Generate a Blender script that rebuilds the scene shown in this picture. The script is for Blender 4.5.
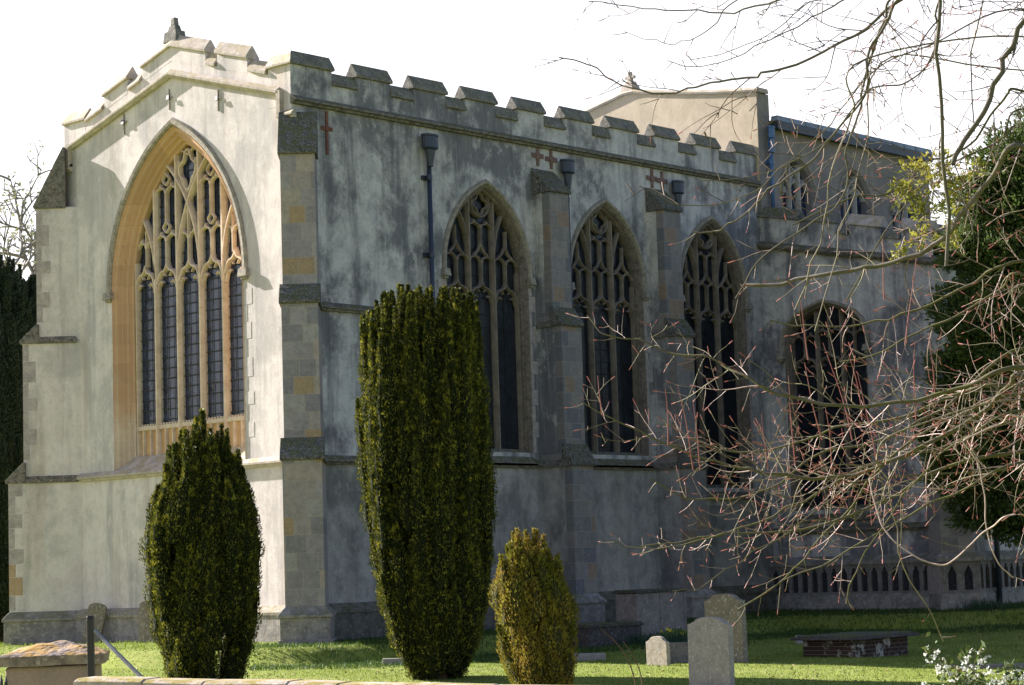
import bpy, bmesh, math, random
import numpy as np
from mathutils import Matrix, Vector
from mathutils.geometry import tessellate_polygon
rnd = random.Random(7); rng = np.random.default_rng(7)
S = bpy.context.scene; COL = S.collection
for o in list(bpy.data.objects): bpy.data.objects.remove(o)

# ------------------------------------------------ camera, sky, sun, exposure
RM = np.array([[0.6772864, -0.7350297, -0.0318491], [0.0552584, 0.0939894, -0.9940385], [0.7336413, 0.6714889, 0.1042743]])
FPX = 2179.4; CAM = np.array([-30.43166, -33.96826, 1.29689])
cam = bpy.data.cameras.new('camera'); co = bpy.data.objects.new('camera', cam); COL.objects.link(co)
cam.sensor_width = 36; cam.lens = FPX/1024*36; cam.clip_start = .1; cam.clip_end = 2000
co.matrix_world = Matrix([[RM[0][i], -RM[1][i], -RM[2][i], CAM[i]] for i in range(3)] + [[0, 0, 0, 1]])
S.camera = co
SUN_AZ = math.radians(9.5)      # from +Y towards -X
SUN_EL = math.radians(26.5)
sd = Vector((-math.sin(SUN_AZ)*math.cos(SUN_EL), math.cos(SUN_AZ)*math.cos(SUN_EL), math.sin(SUN_EL)))
W = bpy.data.worlds.new('World'); S.world = W; W.use_nodes = True
nt = W.node_tree; sky = nt.nodes.new('ShaderNodeTexSky'); sky.sky_type = 'NISHITA'; sky.sun_disc = False
sky.sun_elevation = SUN_EL; sky.sun_rotation = -SUN_AZ
sky.air_density = 1.3; sky.dust_density = .8; sky.ozone_density = 3.0
# thin bright veil of high haze, strongest near the horizon
tc = nt.nodes.new('ShaderNodeTexCoord'); sx = nt.nodes.new('ShaderNodeSeparateXYZ'); nt.links.new(tc.outputs['Generated'], sx.inputs[0])
mr = nt.nodes.new('ShaderNodeMapRange'); mr.interpolation_type = 'SMOOTHSTEP'; mr.inputs[1].default_value = .2; mr.inputs[2].default_value = .5; mr.inputs[3].default_value = .9; mr.inputs[4].default_value = .05; nt.links.new(sx.outputs[2], mr.inputs[0])
mx = nt.nodes.new('ShaderNodeMix'); mx.data_type = 'RGBA'; mx.inputs[7].default_value = (8.6, 9.3, 8.6, 1); dp = nt.nodes.new('ShaderNodeVectorMath'); dp.operation = 'DOT_PRODUCT'; nt.links.new(tc.outputs['Generated'], dp.inputs[0]); dp.inputs[1].default_value = (sd.x, sd.y, 0)
m2 = nt.nodes.new('ShaderNodeMapRange'); m2.interpolation_type = 'SMOOTHSTEP'; m2.inputs[1].default_value = -.45; m2.inputs[2].default_value = .15; nt.links.new(dp.outputs['Value'], m2.inputs[0])
mm = nt.nodes.new('ShaderNodeMath'); mm.operation = 'MULTIPLY'; nt.links.new(mr.outputs[0], mm.inputs[0]); nt.links.new(m2.outputs[0], mm.inputs[1]); nt.links.new(mm.outputs[0], mx.inputs[0]); nt.links.new(sky.outputs[0], mx.inputs[6])
tn = nt.nodes.new('ShaderNodeMix'); tn.data_type = 'RGBA'; tn.blend_type = 'MULTIPLY'; tn.inputs[0].default_value = 1; tn.inputs[7].default_value = (1.05, .955, 1.08, 1)
nt.links.new(mx.outputs[2], tn.inputs[6]); nt.links.new(tn.outputs[2], nt.nodes['Background'].inputs[0]); nt.nodes['Background'].inputs[1].default_value = .05
sl = bpy.data.lights.new('sun', 'SUN'); sl.energy = 5.0; sl.angle = math.radians(.5); sl.color = (1, .95, .90)
so = bpy.data.objects.new('sun', sl); COL.objects.link(so); so.rotation_euler = sd.to_track_quat('Z', 'Y').to_euler(); so.location = (-20, 60, 40)
S.view_settings.view_transform = 'Standard'; S.view_settings.look = 'None'; S.view_settings.gamma = 1
S.view_settings.use_curve_mapping = False; S.view_settings.exposure = 1.86

def at(px, py, d):            # world point seen at a pixel, at a true depth of d metres
    c = np.array([(px-512)/FPX, (py-342.5)/FPX, 1.])*d
    return CAM + RM.T @ c

# ------------------------------------------------ helpers
def tag(o, label=None, cat=None, group=None, kind=None):
    for k, v in (('label', label), ('category', cat), ('group', group), ('kind', kind)):
        if v: o[k] = v
    return o
def empty(name, loc=(0, 0, 0), rz=0, **k):
    o = bpy.data.objects.new(name, None); COL.objects.link(o); o.location = loc; o.rotation_euler = (0, 0, rz)
    return tag(o, **k)
def link(name, me, parent=None):
    o = bpy.data.objects.new(name, me); COL.objects.link(o)
    if parent is not None: o.parent = parent
    return o
def np_mesh(name, V, F, mat, parent=None, smooth=False):
    V = np.asarray(V, float); F = np.asarray(F, int); k = F.shape[1]
    me = bpy.data.meshes.new(name); me.vertices.add(len(V)); me.vertices.foreach_set('co', V.ravel())
    me.loops.add(F.size); me.loops.foreach_set('vertex_index', F.ravel())
    me.polygons.add(len(F)); me.polygons.foreach_set('loop_start', np.arange(len(F))*k); me.polygons.foreach_set('loop_total', np.full(len(F), k))
    if smooth: me.polygons.foreach_set('use_smooth', np.ones(len(F), bool))
    me.update(calc_edges=True); me.validate(); me.materials.append(mat)
    return link(name, me, parent)
class MB:
    def __init__(s, T=None): s.V = []; s.F = []; s.T = T or (lambda u, n, z: (u, n, z))
    def add(s, vs, fs):
        b = len(s.V); s.V += [s.T(*v) for v in vs]; s.F += [[b+i for i in f] for f in fs]
    def box(s, a, b, c, d, e, f, tap=0):
        s.add([(a, c, e), (b, c, e), (b, d, e), (a, d, e), (a+tap, c+tap, f), (b-tap, c+tap, f), (b-tap, d-tap, f), (a+tap, d-tap, f)],
              [(0, 3, 2, 1), (4, 5, 6, 7), (0, 1, 5, 4), (1, 2, 6, 5), (2, 3, 7, 6), (3, 0, 4, 7)])
    def prism_u(s, prof, u0, u1, zf=None, miter=False):          # prof in (n,z), extruded along u (optionally following zf(u))
        us = [u0, u1] if zf is None else list(np.linspace(u0, u1, max(2, int(abs(u1-u0)/.35)+1)))
        if zf is not None and u0 < 4.0 < u1: us = sorted(set(us+[4.0]))
        k = len(prof); vs = []
        for i_, u in enumerate(us): vs += [(-n if (miter and i_ == 0) else u, n, z+(zf(u) if zf else 0)) for n, z in prof]
        fs = [tuple(range(k)), tuple(range((len(us)-1)*k, len(us)*k))[::-1]]
        for j in range(len(us)-1):
            for i in range(k): a = j*k+i; b = j*k+(i+1) % k; fs.append((a, b, b+k, a+k))
        s.add(vs, fs)
    def ring_sweep(s, paths):                       # list of equal-length polylines (u,n,z); quads between
        k = len(paths[0]); vs = [p for P in paths for p in P]; fs = []
        for j in range(len(paths)-1):
            for i in range(k-1): a = j*k+i; fs.append((a, a+1, a+k+1, a+k))
        s.add(vs, fs)
    def bar(s, pts, w, n0, dep, wf=None, closed=False):   # tracery bar along polyline (u,z); chamfered towards the front
        P = np.array(pts, float); wf = w*.38 if wf is None else wf; m = len(P)
        d = np.diff(P, axis=0)
        if closed: d = np.vstack([d, P[0]-P[-1]])
        d /= np.linalg.norm(d, axis=1)[:, None]+1e-9; vs = []
        for i in range(m):
            if closed: t0, t1 = d[i-1], d[i]
            else: t0 = d[max(i-1, 0)]; t1 = d[min(i, len(d)-1)]
            t = t0+t1; t /= np.linalg.norm(t)+1e-9; nn = np.array([-t[1], t[0]]); sc = 1/max(.5, abs(nn @ np.array([-t0[1], t0[0]])))
            for off, n in ((-w/2, n0-dep), (-w/2, n0-dep*.55), (-wf/2, n0), (wf/2, n0), (w/2, n0-dep*.55), (w/2, n0-dep)):
                q = P[i]+nn*off*sc; vs.append((q[0], n, q[1]))
        fs = []
        for i in range(m if closed else m-1):
            for j in range(5): a = i*6+j; b = ((i+1) % m)*6+j; fs.append((a, a+1, b+1, b))
        s.add(vs, fs)
    def tube(s, pts, r, k=8, cap=True):
        P = [Vector(p) for p in pts]; vs = []; fs = []; up = Vector((0, 0, 1)); m = len(P)
        rr = r if hasattr(r, '__len__') else [r]*m
        for i in range(m):
            t = (P[min(i+1, m-1)]-P[max(i-1, 0)]).normalized()
            a = t.cross(up if abs(t.z) < .9 else Vector((1, 0, 0))).normalized(); b = t.cross(a)
            vs += [tuple(P[i]+(a*math.cos(q)+b*math.sin(q))*rr[i]) for q in (2*math.pi*j/k for j in range(k))]
        for i in range(m-1):
            for j in range(k): fs.append((i*k+j, i*k+(j+1) % k, (i+1)*k+(j+1) % k, (i+1)*k+j))
        if cap: fs += [tuple(range(k)), tuple(range((m-1)*k, m*k))]
        s.add(vs, fs)
    def poly(s, outer, holes=(), n=0.):              # flat polygon with holes in (u,z)
        loops = [[Vector((p[0], p[1], 0)) for p in L] for L in [outer]+list(holes)]
        tri = tessellate_polygon(loops); vs = [(p.x, n, p.y) for L in loops for p in L]
        s.add(vs, [tuple(t) for t in tri])
    def build(s, name, mat, parent=None, smooth=False, bevel=0, recalc=True):
        me = bpy.data.meshes.new(name); me.from_pydata([tuple(map(float, v)) for v in s.V], [], s.F); 
        if recalc:
            bm = bmesh.new(); bm.from_mesh(me); bmesh.ops.recalc_face_normals(bm, faces=bm.faces); bm.to_mesh(me); bm.free()
        me.update(); me.materials.append(mat)
        if smooth:
            for p in me.polygons: p.use_smooth = True
        o = link(name, me, parent)
        if bevel:
            b = o.modifiers.new('bevel', 'BEVEL'); b.width = bevel; b.segments = 2; b.limit_method = 'ANGLE'
        return o
q2 = 2**-.5
def fE(x0=0., y0=0.): return lambda u, n, z: (x0-n, y0+u, z)          # east front, u along +Y
def fS(x0=0., y0=0.): return lambda u, n, z: (x0+u, y0-n, z)          # side wall, u along +X
def fD(x0, y0): return lambda u, n, z: (x0+(u-n)*q2, y0+(-u-n)*q2, z) # diagonal corner towards the viewer
def fN(x0, y0): return lambda u, n, z: (x0+(u-n)*q2, y0+(u+n)*q2, z)  # diagonal at the far left corner

# ------------------------------------------------ materials
class NT:
    def __init__(s, name):
        s.m = bpy.data.materials.new(name); s.m.use_nodes = True; s.t = s.m.node_tree; s.b = s.t.nodes['Principled BSDF']
        s.pos = s.n('ShaderNodeNewGeometry').outputs['Position']
    def n(s, typ, **k):
        x = s.t.nodes.new(typ)
        for a, b in k.items(): setattr(x, a, b)
        return x
    def L(s, a, b): s.t.links.new(a, b)
    def setv(s, sock, v):
        if hasattr(v, 'is_output') or isinstance(v, bpy.types.NodeSocket): s.L(v, sock)
        else: sock.default_value = v
    def map(s, scale=(1, 1, 1), loc=(0, 0, 0), vec=None):
        x = s.n('ShaderNodeMapping'); x.inputs['Scale'].default_value = scale; x.inputs['Location'].default_value = loc
        s.L(vec or s.pos, x.inputs[0]); return x.outputs[0]
    def noise(s, scale, detail=6, rough=.6, vec=None, dist=0):
        x = s.n('ShaderNodeTexNoise'); x.inputs['Scale'].default_value = scale; x.inputs['Detail'].default_value = detail
        x.inputs['Roughness'].default_value = rough; x.inputs['Distortion'].default_value = dist
        s.L(vec or s.pos, x.inputs['Vector']); return x.outputs[0]
    def ramp(s, fac, stops, interp='LINEAR'):
        x = s.n('ShaderNodeValToRGB'); r = x.color_ramp; r.interpolation = interp
        while len(r.elements) < len(stops): r.elements.new(.5)
        for e, (p, c) in zip(r.elements, stops):
            e.position = p; e.color = (*(c if hasattr(c, '__len__') else (c, c, c)), 1)
        s.L(fac, x.inputs[0]); return x.outputs[0]
    def mix(s, f, a, b, mode='MIX'):
        x = s.n('ShaderNodeMix', data_type='RGBA', blend_type=mode)
        s.setv(x.inputs[0], f)
        for i, v in ((6, a), (7, b)):
            if isinstance(v, (tuple, list)): x.inputs[i].default_value = (*v, 1)
            else: s.L(v, x.inputs[i])
        return x.outputs[2]
    def math(s, op, a, b=0.):
        x = s.n('ShaderNodeMath', operation=op); s.setv(x.inputs[0], a); s.setv(x.inputs[1], b); return x.outputs[0]
    def done(s, col, rough=.9, bump=None, strength=.3, dist=.02, spec=.2):
        s.setv(s.b.inputs['Base Color'], (*col, 1) if isinstance(col, tuple) else col); s.setv(s.b.inputs['Roughness'], rough)
        s.b.inputs['Specular IOR Level'].default_value = spec
        if bump is not None:
            x = s.n('ShaderNodeBump'); x.inputs['Strength'].default_value = strength; x.inputs['Distance'].default_value = dist
            s.L(bump, x.inputs['Height']); s.L(x.outputs[0], s.b.inputs['Normal'])
        return s.m
def plaster(name, light, mid, dark, stain=.5, streak=.5, rust=.0, seed=0):
    t = NT(name)
    big = t.noise(.55, 8, .68, t.map((1, 1, .8), (seed, seed, 0)), .15)
    med = t.noise(2.6, 8, .7, t.map((1, 1, .8), (seed, 0, 3)), .3)
    fine = t.noise(38, 4, .7)
    st = t.noise(1, 6, .6, t.map((2.6, 2.6, .22), (seed, 2, 1)))
    s2 = t.noise(1, 5, .6, t.map((7, 7, .35), (0, seed, 1)))
    pat = t.noise(1.5, 10, .78, t.map((1, 1, .7), (seed, 5, 7)), .1); spk = t.noise(13, 7, .8, t.map(loc=(seed, 1, 1)))
    c = t.mix(t.ramp(med, [(.40, 0), (.58, 1)]), mid, light)
    c = t.mix(t.math('MULTIPLY', t.ramp(big, [(.46, 0), (.56, 1)]), stain), c, dark)
    c = t.mix(t.math('MULTIPLY', t.ramp(st, [(.5, 0), (.64, 1)]), streak), c, dark)
    c = t.mix(t.math('MULTIPLY', t.ramp(pat, [(.535, 0), (.60, 1)]), .55), c, light)
    c = t.mix(t.math('MULTIPLY', t.ramp(s2, [(.56, 0), (.66, 1)]), streak*.5), c, light)
    c = t.mix(t.math('MULTIPLY', t.ramp(spk, [(.53, 0), (.63, 1)]), .35*stain+.1), c, dark)
    if rust: c = t.mix(t.math('MULTIPLY', t.ramp(t.noise(1, 3, .5, t.map((1.2, 1.2, .1), (5, 1, 9))), [(.55, 0), (.7, 1)]), rust), c, (.42, .30, .17))
    c = t.mix(.3, c, t.ramp(fine, [(.3, .4), (.7, 1.)]), 'MULTIPLY')
    return t.done(c, .93, t.math('ADD', t.math('ADD', t.math('MULTIPLY', fine, .6), med), t.math('MULTIPLY', spk, .7)), .45, .015)
def lichen(name, base, dark, pale, moss=(.16, .15, .03), mossamt=.5, orange=.15, scale=1., darkamt=.6):
    t = NT(name); n1 = t.noise(5*scale, 7, .72); n2 = t.noise(16*scale, 6, .7, t.map(loc=(7, 3, 1))); n3 = t.noise(9*scale, 5, .75, t.map(loc=(1, 9, 4)))
    n4 = t.noise(3*scale, 6, .7, t.map(loc=(4, 4, 8)))
    c = t.mix(t.math('MULTIPLY', t.ramp(n1, [(.42, 0), (.6, 1)]), darkamt), base, dark)
    c = t.mix(t.math('MULTIPLY', t.ramp(n2, [(.56, 0), (.62, 1)]), .75), c, pale)
    c = t.mix(t.math('MULTIPLY', t.ramp(n3, [(.58, 0), (.66, 1)]), orange*2), c, (.45, .27, .07))
    up = t.n('ShaderNodeSeparateXYZ'); t.L(t.n('ShaderNodeNewGeometry').outputs['Normal'], up.inputs[0])
    c = t.mix(t.math('MULTIPLY', t.math('MULTIPLY', t.ramp(up.outputs[2], [(.25, 0), (.6, 1)]), t.ramp(n4, [(.42, 0), (.56, 1)])), mossamt), c, moss)
    return t.done(t.mix(1., c, (1., .93, .95), 'MULTIPLY'), .95, t.math('ADD', n2, n1), .45, .015)
def ashlar(name, pal, d, bw=.55, bh=.3, mortar=(.33, .30, .25), grain=.35, off=.5, rowoff=0.):
    t = NT(name); vm = t.n('ShaderNodeVectorMath', operation='DOT_PRODUCT'); t.L(t.pos, vm.inputs[0]); vm.inputs[1].default_value = d
    sp = t.n('ShaderNodeSeparateXYZ'); t.L(t.pos, sp.inputs[0]); cb = t.n('ShaderNodeCombineXYZ')
    t.L(t.math('ADD', vm.outputs['Value'], rowoff+t_jit(name)), cb.inputs[0]); t.L(sp.outputs[2], cb.inputs[1])
    dn = t.n('ShaderNodeTexNoise'); dn.inputs['Scale'].default_value = 3; t.L(t.pos, dn.inputs['Vector'])
    vec = t.mix(.012, cb.outputs[0], dn.outputs[1], 'ADD')
    br = t.n('ShaderNodeTexBrick'); t.L(vec, br.inputs['Vector']); br.offset = off; br.squash = .8; br.squash_frequency = 3
    for k, v in (('Scale', 1.), ('Mortar Size', .009), ('Mortar Smooth', .3), ('Bias', 0.), ('Brick Width', bw), ('Row Height', bh)): br.inputs[k].default_value = v
    br.inputs['Color1'].default_value = (0, 0, 0, 1); br.inputs['Color2'].default_value = (1, 1, 1, 1); br.inputs['Mortar'].default_value = (.5, .5, .5, 1)
    k = len(pal); c = t.ramp(br.outputs[0], [((i+.0)/k, p) for i, p in enumerate(pal)], 'CONSTANT')
    n1 = t.noise(6, 8, .72); n2 = t.noise(30, 5, .7); n3 = t.noise(14, 6, .75, t.map(loc=(3, 5, 2)))
    c = t.mix(t.math('MULTIPLY', t.ramp(n1, [(.42, 0), (.66, 1)]), .4), c, (.11, .105, .10))
    c = t.mix(t.math('MULTIPLY', t.ramp(n3, [(.56, 0), (.66, 1)]), .35), c, (.52, .50, .44))
    c = t.mix(grain, c, t.ramp(n2, [(.3, .4), (.7, 1.)]), 'MULTIPLY'); c = t.mix(t.math('MULTIPLY', br.outputs['Fac'], .7), c, mortar)
    return t.done(t.mix(1., c, (1., .94, .97), 'MULTIPLY'), .93, t.math('SUBTRACT', t.math('ADD', n2, n1), t.math('MULTIPLY', br.outputs['Fac'], 1.2)), .5, .015)
def t_jit(name): return (sum(map(ord, name)) % 17)*.113
def simple(name, c1, c2, scale=8, rough=.7, spec=.3, bump=.2, metal=0):
    t = NT(name); n = t.noise(scale, 6, .65); m = t.done(t.mix(t.ramp(n, [(.35, 0), (.65, 1)]), c1, c2), rough, n, bump, .01, spec)
    t.b.inputs['Metallic'].default_value = metal; return m
M = {}
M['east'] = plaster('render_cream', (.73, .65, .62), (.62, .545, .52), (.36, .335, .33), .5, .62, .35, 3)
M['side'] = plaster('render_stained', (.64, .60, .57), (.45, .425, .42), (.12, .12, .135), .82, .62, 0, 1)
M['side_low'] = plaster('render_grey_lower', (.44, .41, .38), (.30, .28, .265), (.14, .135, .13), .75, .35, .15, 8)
M['nave'] = plaster('render_sand', (.55, .45, .33), (.47, .39, .28), (.36, .30, .22), .4, .1, 0, 5)
M['clere'] = plaster('render_mauve_grey', (.30, .26, .24), (.25, .22, .20), (.16, .15, .15), .6, .4, 0, 9)
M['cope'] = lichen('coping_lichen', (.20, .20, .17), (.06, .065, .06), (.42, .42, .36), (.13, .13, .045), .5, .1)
M['cope_lit'] = lichen('coping_pale', (.46, .42, .35), (.20, .19, .16), (.6, .57, .5), (.30, .26, .10), .5, .15, 1, .5)  # lighter copy of the coping for sunlit stonework, sunlight put into the colour
M['string'] = lichen('string_moss', (.20, .19, .16), (.05, .055, .05), (.36, .35, .30), (.10, .11, .03), .7, .15, 1.6, .8)
M['weather'] = lichen('weathering_dark', (.13, .13, .12), (.03, .032, .03), (.50, .49, .44), (.10, .11, .02), .6, .1, 2.2, .8)
M['plinth'] = lichen('plinth_stone', (.30, .29, .26), (.10, .10, .10), (.42, .42, .38), (.12, .13, .04), .5, .12, .8, .6)
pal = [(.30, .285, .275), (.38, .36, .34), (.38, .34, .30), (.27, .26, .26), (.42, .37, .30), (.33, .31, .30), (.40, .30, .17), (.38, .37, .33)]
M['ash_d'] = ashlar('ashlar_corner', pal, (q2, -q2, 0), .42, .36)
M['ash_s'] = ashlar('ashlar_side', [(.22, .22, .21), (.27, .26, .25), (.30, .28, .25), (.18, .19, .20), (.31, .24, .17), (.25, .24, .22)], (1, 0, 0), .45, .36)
M['quoin'] = lichen('quoin_stone', (.42, .39, .36), (.22, .21, .20), (.52, .50, .47), (.2, .2, .1), 0, .12, 1, .6)
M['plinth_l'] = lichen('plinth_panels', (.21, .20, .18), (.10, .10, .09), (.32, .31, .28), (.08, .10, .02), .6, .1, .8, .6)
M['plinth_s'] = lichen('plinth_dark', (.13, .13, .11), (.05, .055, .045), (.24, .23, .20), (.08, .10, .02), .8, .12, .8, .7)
M['quoin_o'] = lichen('quoin_ochre', (.45, .33, .19), (.30, .24, .16), (.48, .42, .33), (.2, .2, .1), 0, .3, 1, .5)
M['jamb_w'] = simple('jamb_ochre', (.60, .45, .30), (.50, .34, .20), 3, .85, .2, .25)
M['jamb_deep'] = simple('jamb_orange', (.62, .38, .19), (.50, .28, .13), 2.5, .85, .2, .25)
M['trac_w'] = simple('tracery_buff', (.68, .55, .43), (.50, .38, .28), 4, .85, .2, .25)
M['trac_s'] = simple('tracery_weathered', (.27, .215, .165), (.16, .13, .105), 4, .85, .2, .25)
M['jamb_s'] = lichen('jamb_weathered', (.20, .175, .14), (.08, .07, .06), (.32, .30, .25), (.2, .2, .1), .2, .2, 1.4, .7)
M['hood'] = lichen('hood_mould', (.34, .32, .26), (.14, .14, .12), (.46, .44, .37), (.2, .19, .08), .5, .12, 2, .7)
M['glass'] = None
def glassm(name, c1, c2, rough):
    t = NT(name); v = t.n('ShaderNodeTexVoronoi'); v.inputs['Scale'].default_value = 7; t.L(t.map((1, 1, .9)), v.inputs['Vector'])
    n = t.noise(1.3, 3, .6)
    c = t.mix(t.ramp(v.outputs['Color'], [(.2, 0), (.8, 1)]), c1, c2)
    wob = t.noise(14, 2, .5)
    m = t.done(c, rough, t.math('ADD', t.math('MULTIPLY', wob, .6), v.outputs['Distance']), .22, .02, .5); return m
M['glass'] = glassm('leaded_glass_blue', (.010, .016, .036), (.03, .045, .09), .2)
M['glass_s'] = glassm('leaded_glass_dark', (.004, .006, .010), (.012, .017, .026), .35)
M['lead'] = simple('lead_came', (.03, .032, .036), (.02, .02, .025), 9, .6)
M['pipe'] = simple('painted_iron_navy', (.035, .045, .07), (.02, .028, .045), 6, .45, .5, .1)
M['pipe_b'] = simple('painted_iron_blue', (.06, .13, .27), (.04, .09, .20), 6, .45, .5, .1)
M['rust'] = simple('rusted_iron', (.22, .09, .06), (.12, .055, .045), 12, .85)
M['trac_c'] = simple('tracery_pale', (.48, .44, .39), (.36, .33, .30), 4, .85, .2, .25)
M['rust2'] = simple('rusted_iron_pink', (.24, .15, .13), (.12, .07, .06), 12, .85)
M['lead_roof'] = simple('lead_sheet', (.20, .25, .32), (.12, .15, .20), 3, .5, .5)
M['flint'] = lichen('dark_flint', (.035, .037, .042), (.012, .012, .014), (.13, .13, .14), (.1, .1, .1), 0, 0, 3, .6)
M['iron'] = simple('black_iron', (.012, .012, .013), (.02, .018, .016), 20, .5, .5)

# ------------------------------------------------ ground
def foot_d(x, y):
    def dr(x0, x1, y0, y1): return np.hypot(np.maximum(np.maximum(x0-x, x-x1), 0), np.maximum(np.maximum(y0-y, y-y1), 0))
    return np.minimum(dr(-.3, 17, -.3, 8.3), dr(16.3, 40, -5.6, 9))
def sm(t): t = np.clip(t, 0, 1); return t*t*(3-2*t)
def gz(x, y):
    x = np.asarray(x, float); y = np.asarray(y, float); d = foot_d(x, y)
    w = .25*np.sin(x*.7+y*.4)+.2*np.sin(x*1.7-y*1.1)
    z = -.03-.33*sm((d-2.3+w)/.8)-.018*np.clip(d-3, 0, 30)
    z += .03*np.sin(x*.5+1)*np.sin(y*.43)+.012*np.sin(x*2.1+y)*np.sin(y*1.9-x*.6)
    return z+.08*sm((x-8)/10)*sm((6-d)/6)
def axis(c, r): 
    a = np.arange(c-r, c+r, .22); o = np.array([4, 9, 18, 40, 90, 200, 450, 900.]); return np.concatenate([(c-r-o)[::-1], a, c+r+o])
ax, ay = axis(-1, 36), axis(-6, 34); X, Y = np.meshgrid(ax, ay, indexing='ij'); Z = gz(X, Y); nx, ny = X.shape
I = np.arange(nx*ny).reshape(nx, ny)
F = np.stack([I[:-1, :-1], I[1:, :-1], I[1:, 1:], I[:-1, 1:]], -1).reshape(-1, 4)
t = NT('lawn'); n1 = t.noise(.5, 6, .65); n2 = t.noise(4, 6, .7); n3 = t.noise(45, 4, .7); n4 = t.noise(1.3, 5, .7, t.map(loc=(5, 2, 0)))
c = t.mix(t.ramp(n2, [(.35, 0), (.65, 1)]), (.17, .22, .025), (.27, .31, .045)); c = t.mix(t.math('MULTIPLY', t.ramp(n1, [(.45, 0), (.65, 1)]), .6), c, (.32, .34, .09))
c = t.mix(t.math('MULTIPLY', t.ramp(n4, [(.62, 0), (.72, 1)]), .6), c, (.17, .13, .06)); c = t.mix(.35, c, t.ramp(n3, [(.3, .3), (.7, 1)]), 'MULTIPLY')
M['lawn'] = t.done(c, .95, t.math('ADD', n3, n2), .6, .04)
tag(np_mesh('ground', np.stack([X, Y, Z], -1).reshape(-1, 3), F, M['lawn'], smooth=True), 'mown churchyard lawn rising in a low bank around the church', kind='structure')
# ------------------------------------------------ church
church = empty('parish_church', (0, 0, 0), label='pale rendered stone church with battlements, tall traceried windows and a raised nave', cat='church')
t = NT('jamb_east_stone'); sp_ = t.n('ShaderNodeSeparateXYZ'); t.L(t.pos, sp_.inputs[0]); zz_ = t.math('ADD', t.math('MULTIPLY', sp_.outputs[2], .125), t.math('MULTIPLY', t.noise(1.1, 5, .6), .5))
blk = t.n('ShaderNodeTexBrick'); cb_ = t.n('ShaderNodeCombineXYZ'); t.L(sp_.outputs[1], cb_.inputs[0]); t.L(sp_.outputs[2], cb_.inputs[1]); t.L(cb_.outputs[0], blk.inputs['Vector'])
for k, v in (('Scale', 1.), ('Mortar Size', .004), ('Brick Width', 3.), ('Row Height', .45)): blk.inputs[k].default_value = v
blk.inputs['Color1'].default_value = (.7, .7, .7, 1); blk.inputs['Color2'].default_value = (1, 1, 1, 1); blk.inputs['Mortar'].default_value = (.6, .6, .6, 1)
c_ = t.ramp(zz_, [(.84, (.60, .49, .39)), (1.02, (.55, .36, .22))]); c_ = t.mix(.6, c_, blk.outputs[0], 'MULTIPLY'); c_ = t.mix(t.math('MULTIPLY', t.ramp(t.noise(5, 6, .7), [(.5, 0), (.7, 1)]), .5), c_, (.42, .27, .15))
M['jamb_e'] = t.done(c_, .9, t.noise(25), .3)
def arch2(a, h, zs, zb, off=0., n=22):        # two-centred arch, centred on 0, opening path bottom-left .. apex .. bottom-right
    R = (a*a+h*h)/(2*a); c = R-a; r = R-off; th = math.acos(c/r)
    Lp = [(c-r*math.cos(th*i/n), zs+r*math.sin(th*i/n)) for i in range(n+1)]
    Lp = [(-(a-off), zb)]+Lp
    return Lp+[(-u, z) for u, z in Lp[-2::-1]]
def arch4(a, h, zs, zb, off=0., n=22):
    a2, h2 = a-off, h-off*.8; L = []
    for i in range(n+1):
        s = i/n; P = [(-a2, 0), (-a2, .62*h2), (-.6*a2, .84*h2), (0, h2)]
        b = [(1-s)**3, 3*s*(1-s)**2, 3*s*s*(1-s), s**3]; L.append((sum(w*p[0] for w, p in zip(b, P)), zs+sum(w*p[1] for w, p in zip(b, P))))
    L = [(-a2, zb)]+L
    return L+[(-u, z) for u, z in L[-2::-1]]
def top_at(path, u):
    P = [p for p in path[1:-1]]; us = [p[0] for p in P]; zs = [p[1] for p in P]
    return float(np.interp(u, us, zs))
def sh(L, uc): return [(u+uc, z) for u, z in L]
def arc(cx, cz, r, t0, t1, n=14): return [(cx+r*math.cos(math.radians(t0+(t1-t0)*i/n)), cz+r*math.sin(math.radians(t0+(t1-t0)*i/n))) for i in range(n+1)]
def ogee(c, b, z0, h, n=10):                   # ogee head from (c-b/2,z0) to apex (c,z0+h) and down
    L = []
    for i in range(n+1):
        s = i/n; u = -b/2+b/2*(3*s*s-2*s**3)*.75+b/2*s*.25 if 0 else -b/2*(1-s)
        L.append((-b/2+b/2*(.5*(1-math.cos(math.pi*s))*.55+.45*s), z0+h*(.62*math.sin(math.pi/2*min(1, s/.55)) if s < .55 else .62+.38*((s-.55)/.45)**1.7)))
    return [(c+u, z) for u, z in L]+[(c-u, z) for u, z in L[-2::-1]]
def cusps(mb, c, b, z0, h, w, n0, dep):
    for s in (-1, 1):
        L = [(c+s*b*.5, z0-h*.45), (c+s*b*.43, z0-h*.05), (c+s*b*.30, z0+h*.14), (c+s*b*.20, z0+h*.02)]
        mb.bar(L, w*.5, n0-.01, dep*.6)
        L = [(c+s*b*.25, z0+h*.62), (c+s*b*.16, z0+h*.5), (c+s*b*.10, z0+h*.36)]
        mb.bar(L, w*.4, n0-.012, dep*.5)
def quatre(cx, cz, ru, rz, n=40, k=4, ph=0, dep=.34):
    return [(cx+ru*math.cos(a)*(1-dep*abs(math.sin(k/2*(a+ph)))**1.5 if 0 else cx*0+1-dep*(.5-.5*math.cos(k*(a+ph)))), cz+rz*math.sin(a)*(1-dep*(.5-.5*math.cos(k*(a+ph))))) for a in (2*math.pi*i/n for i in range(n))]
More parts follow.
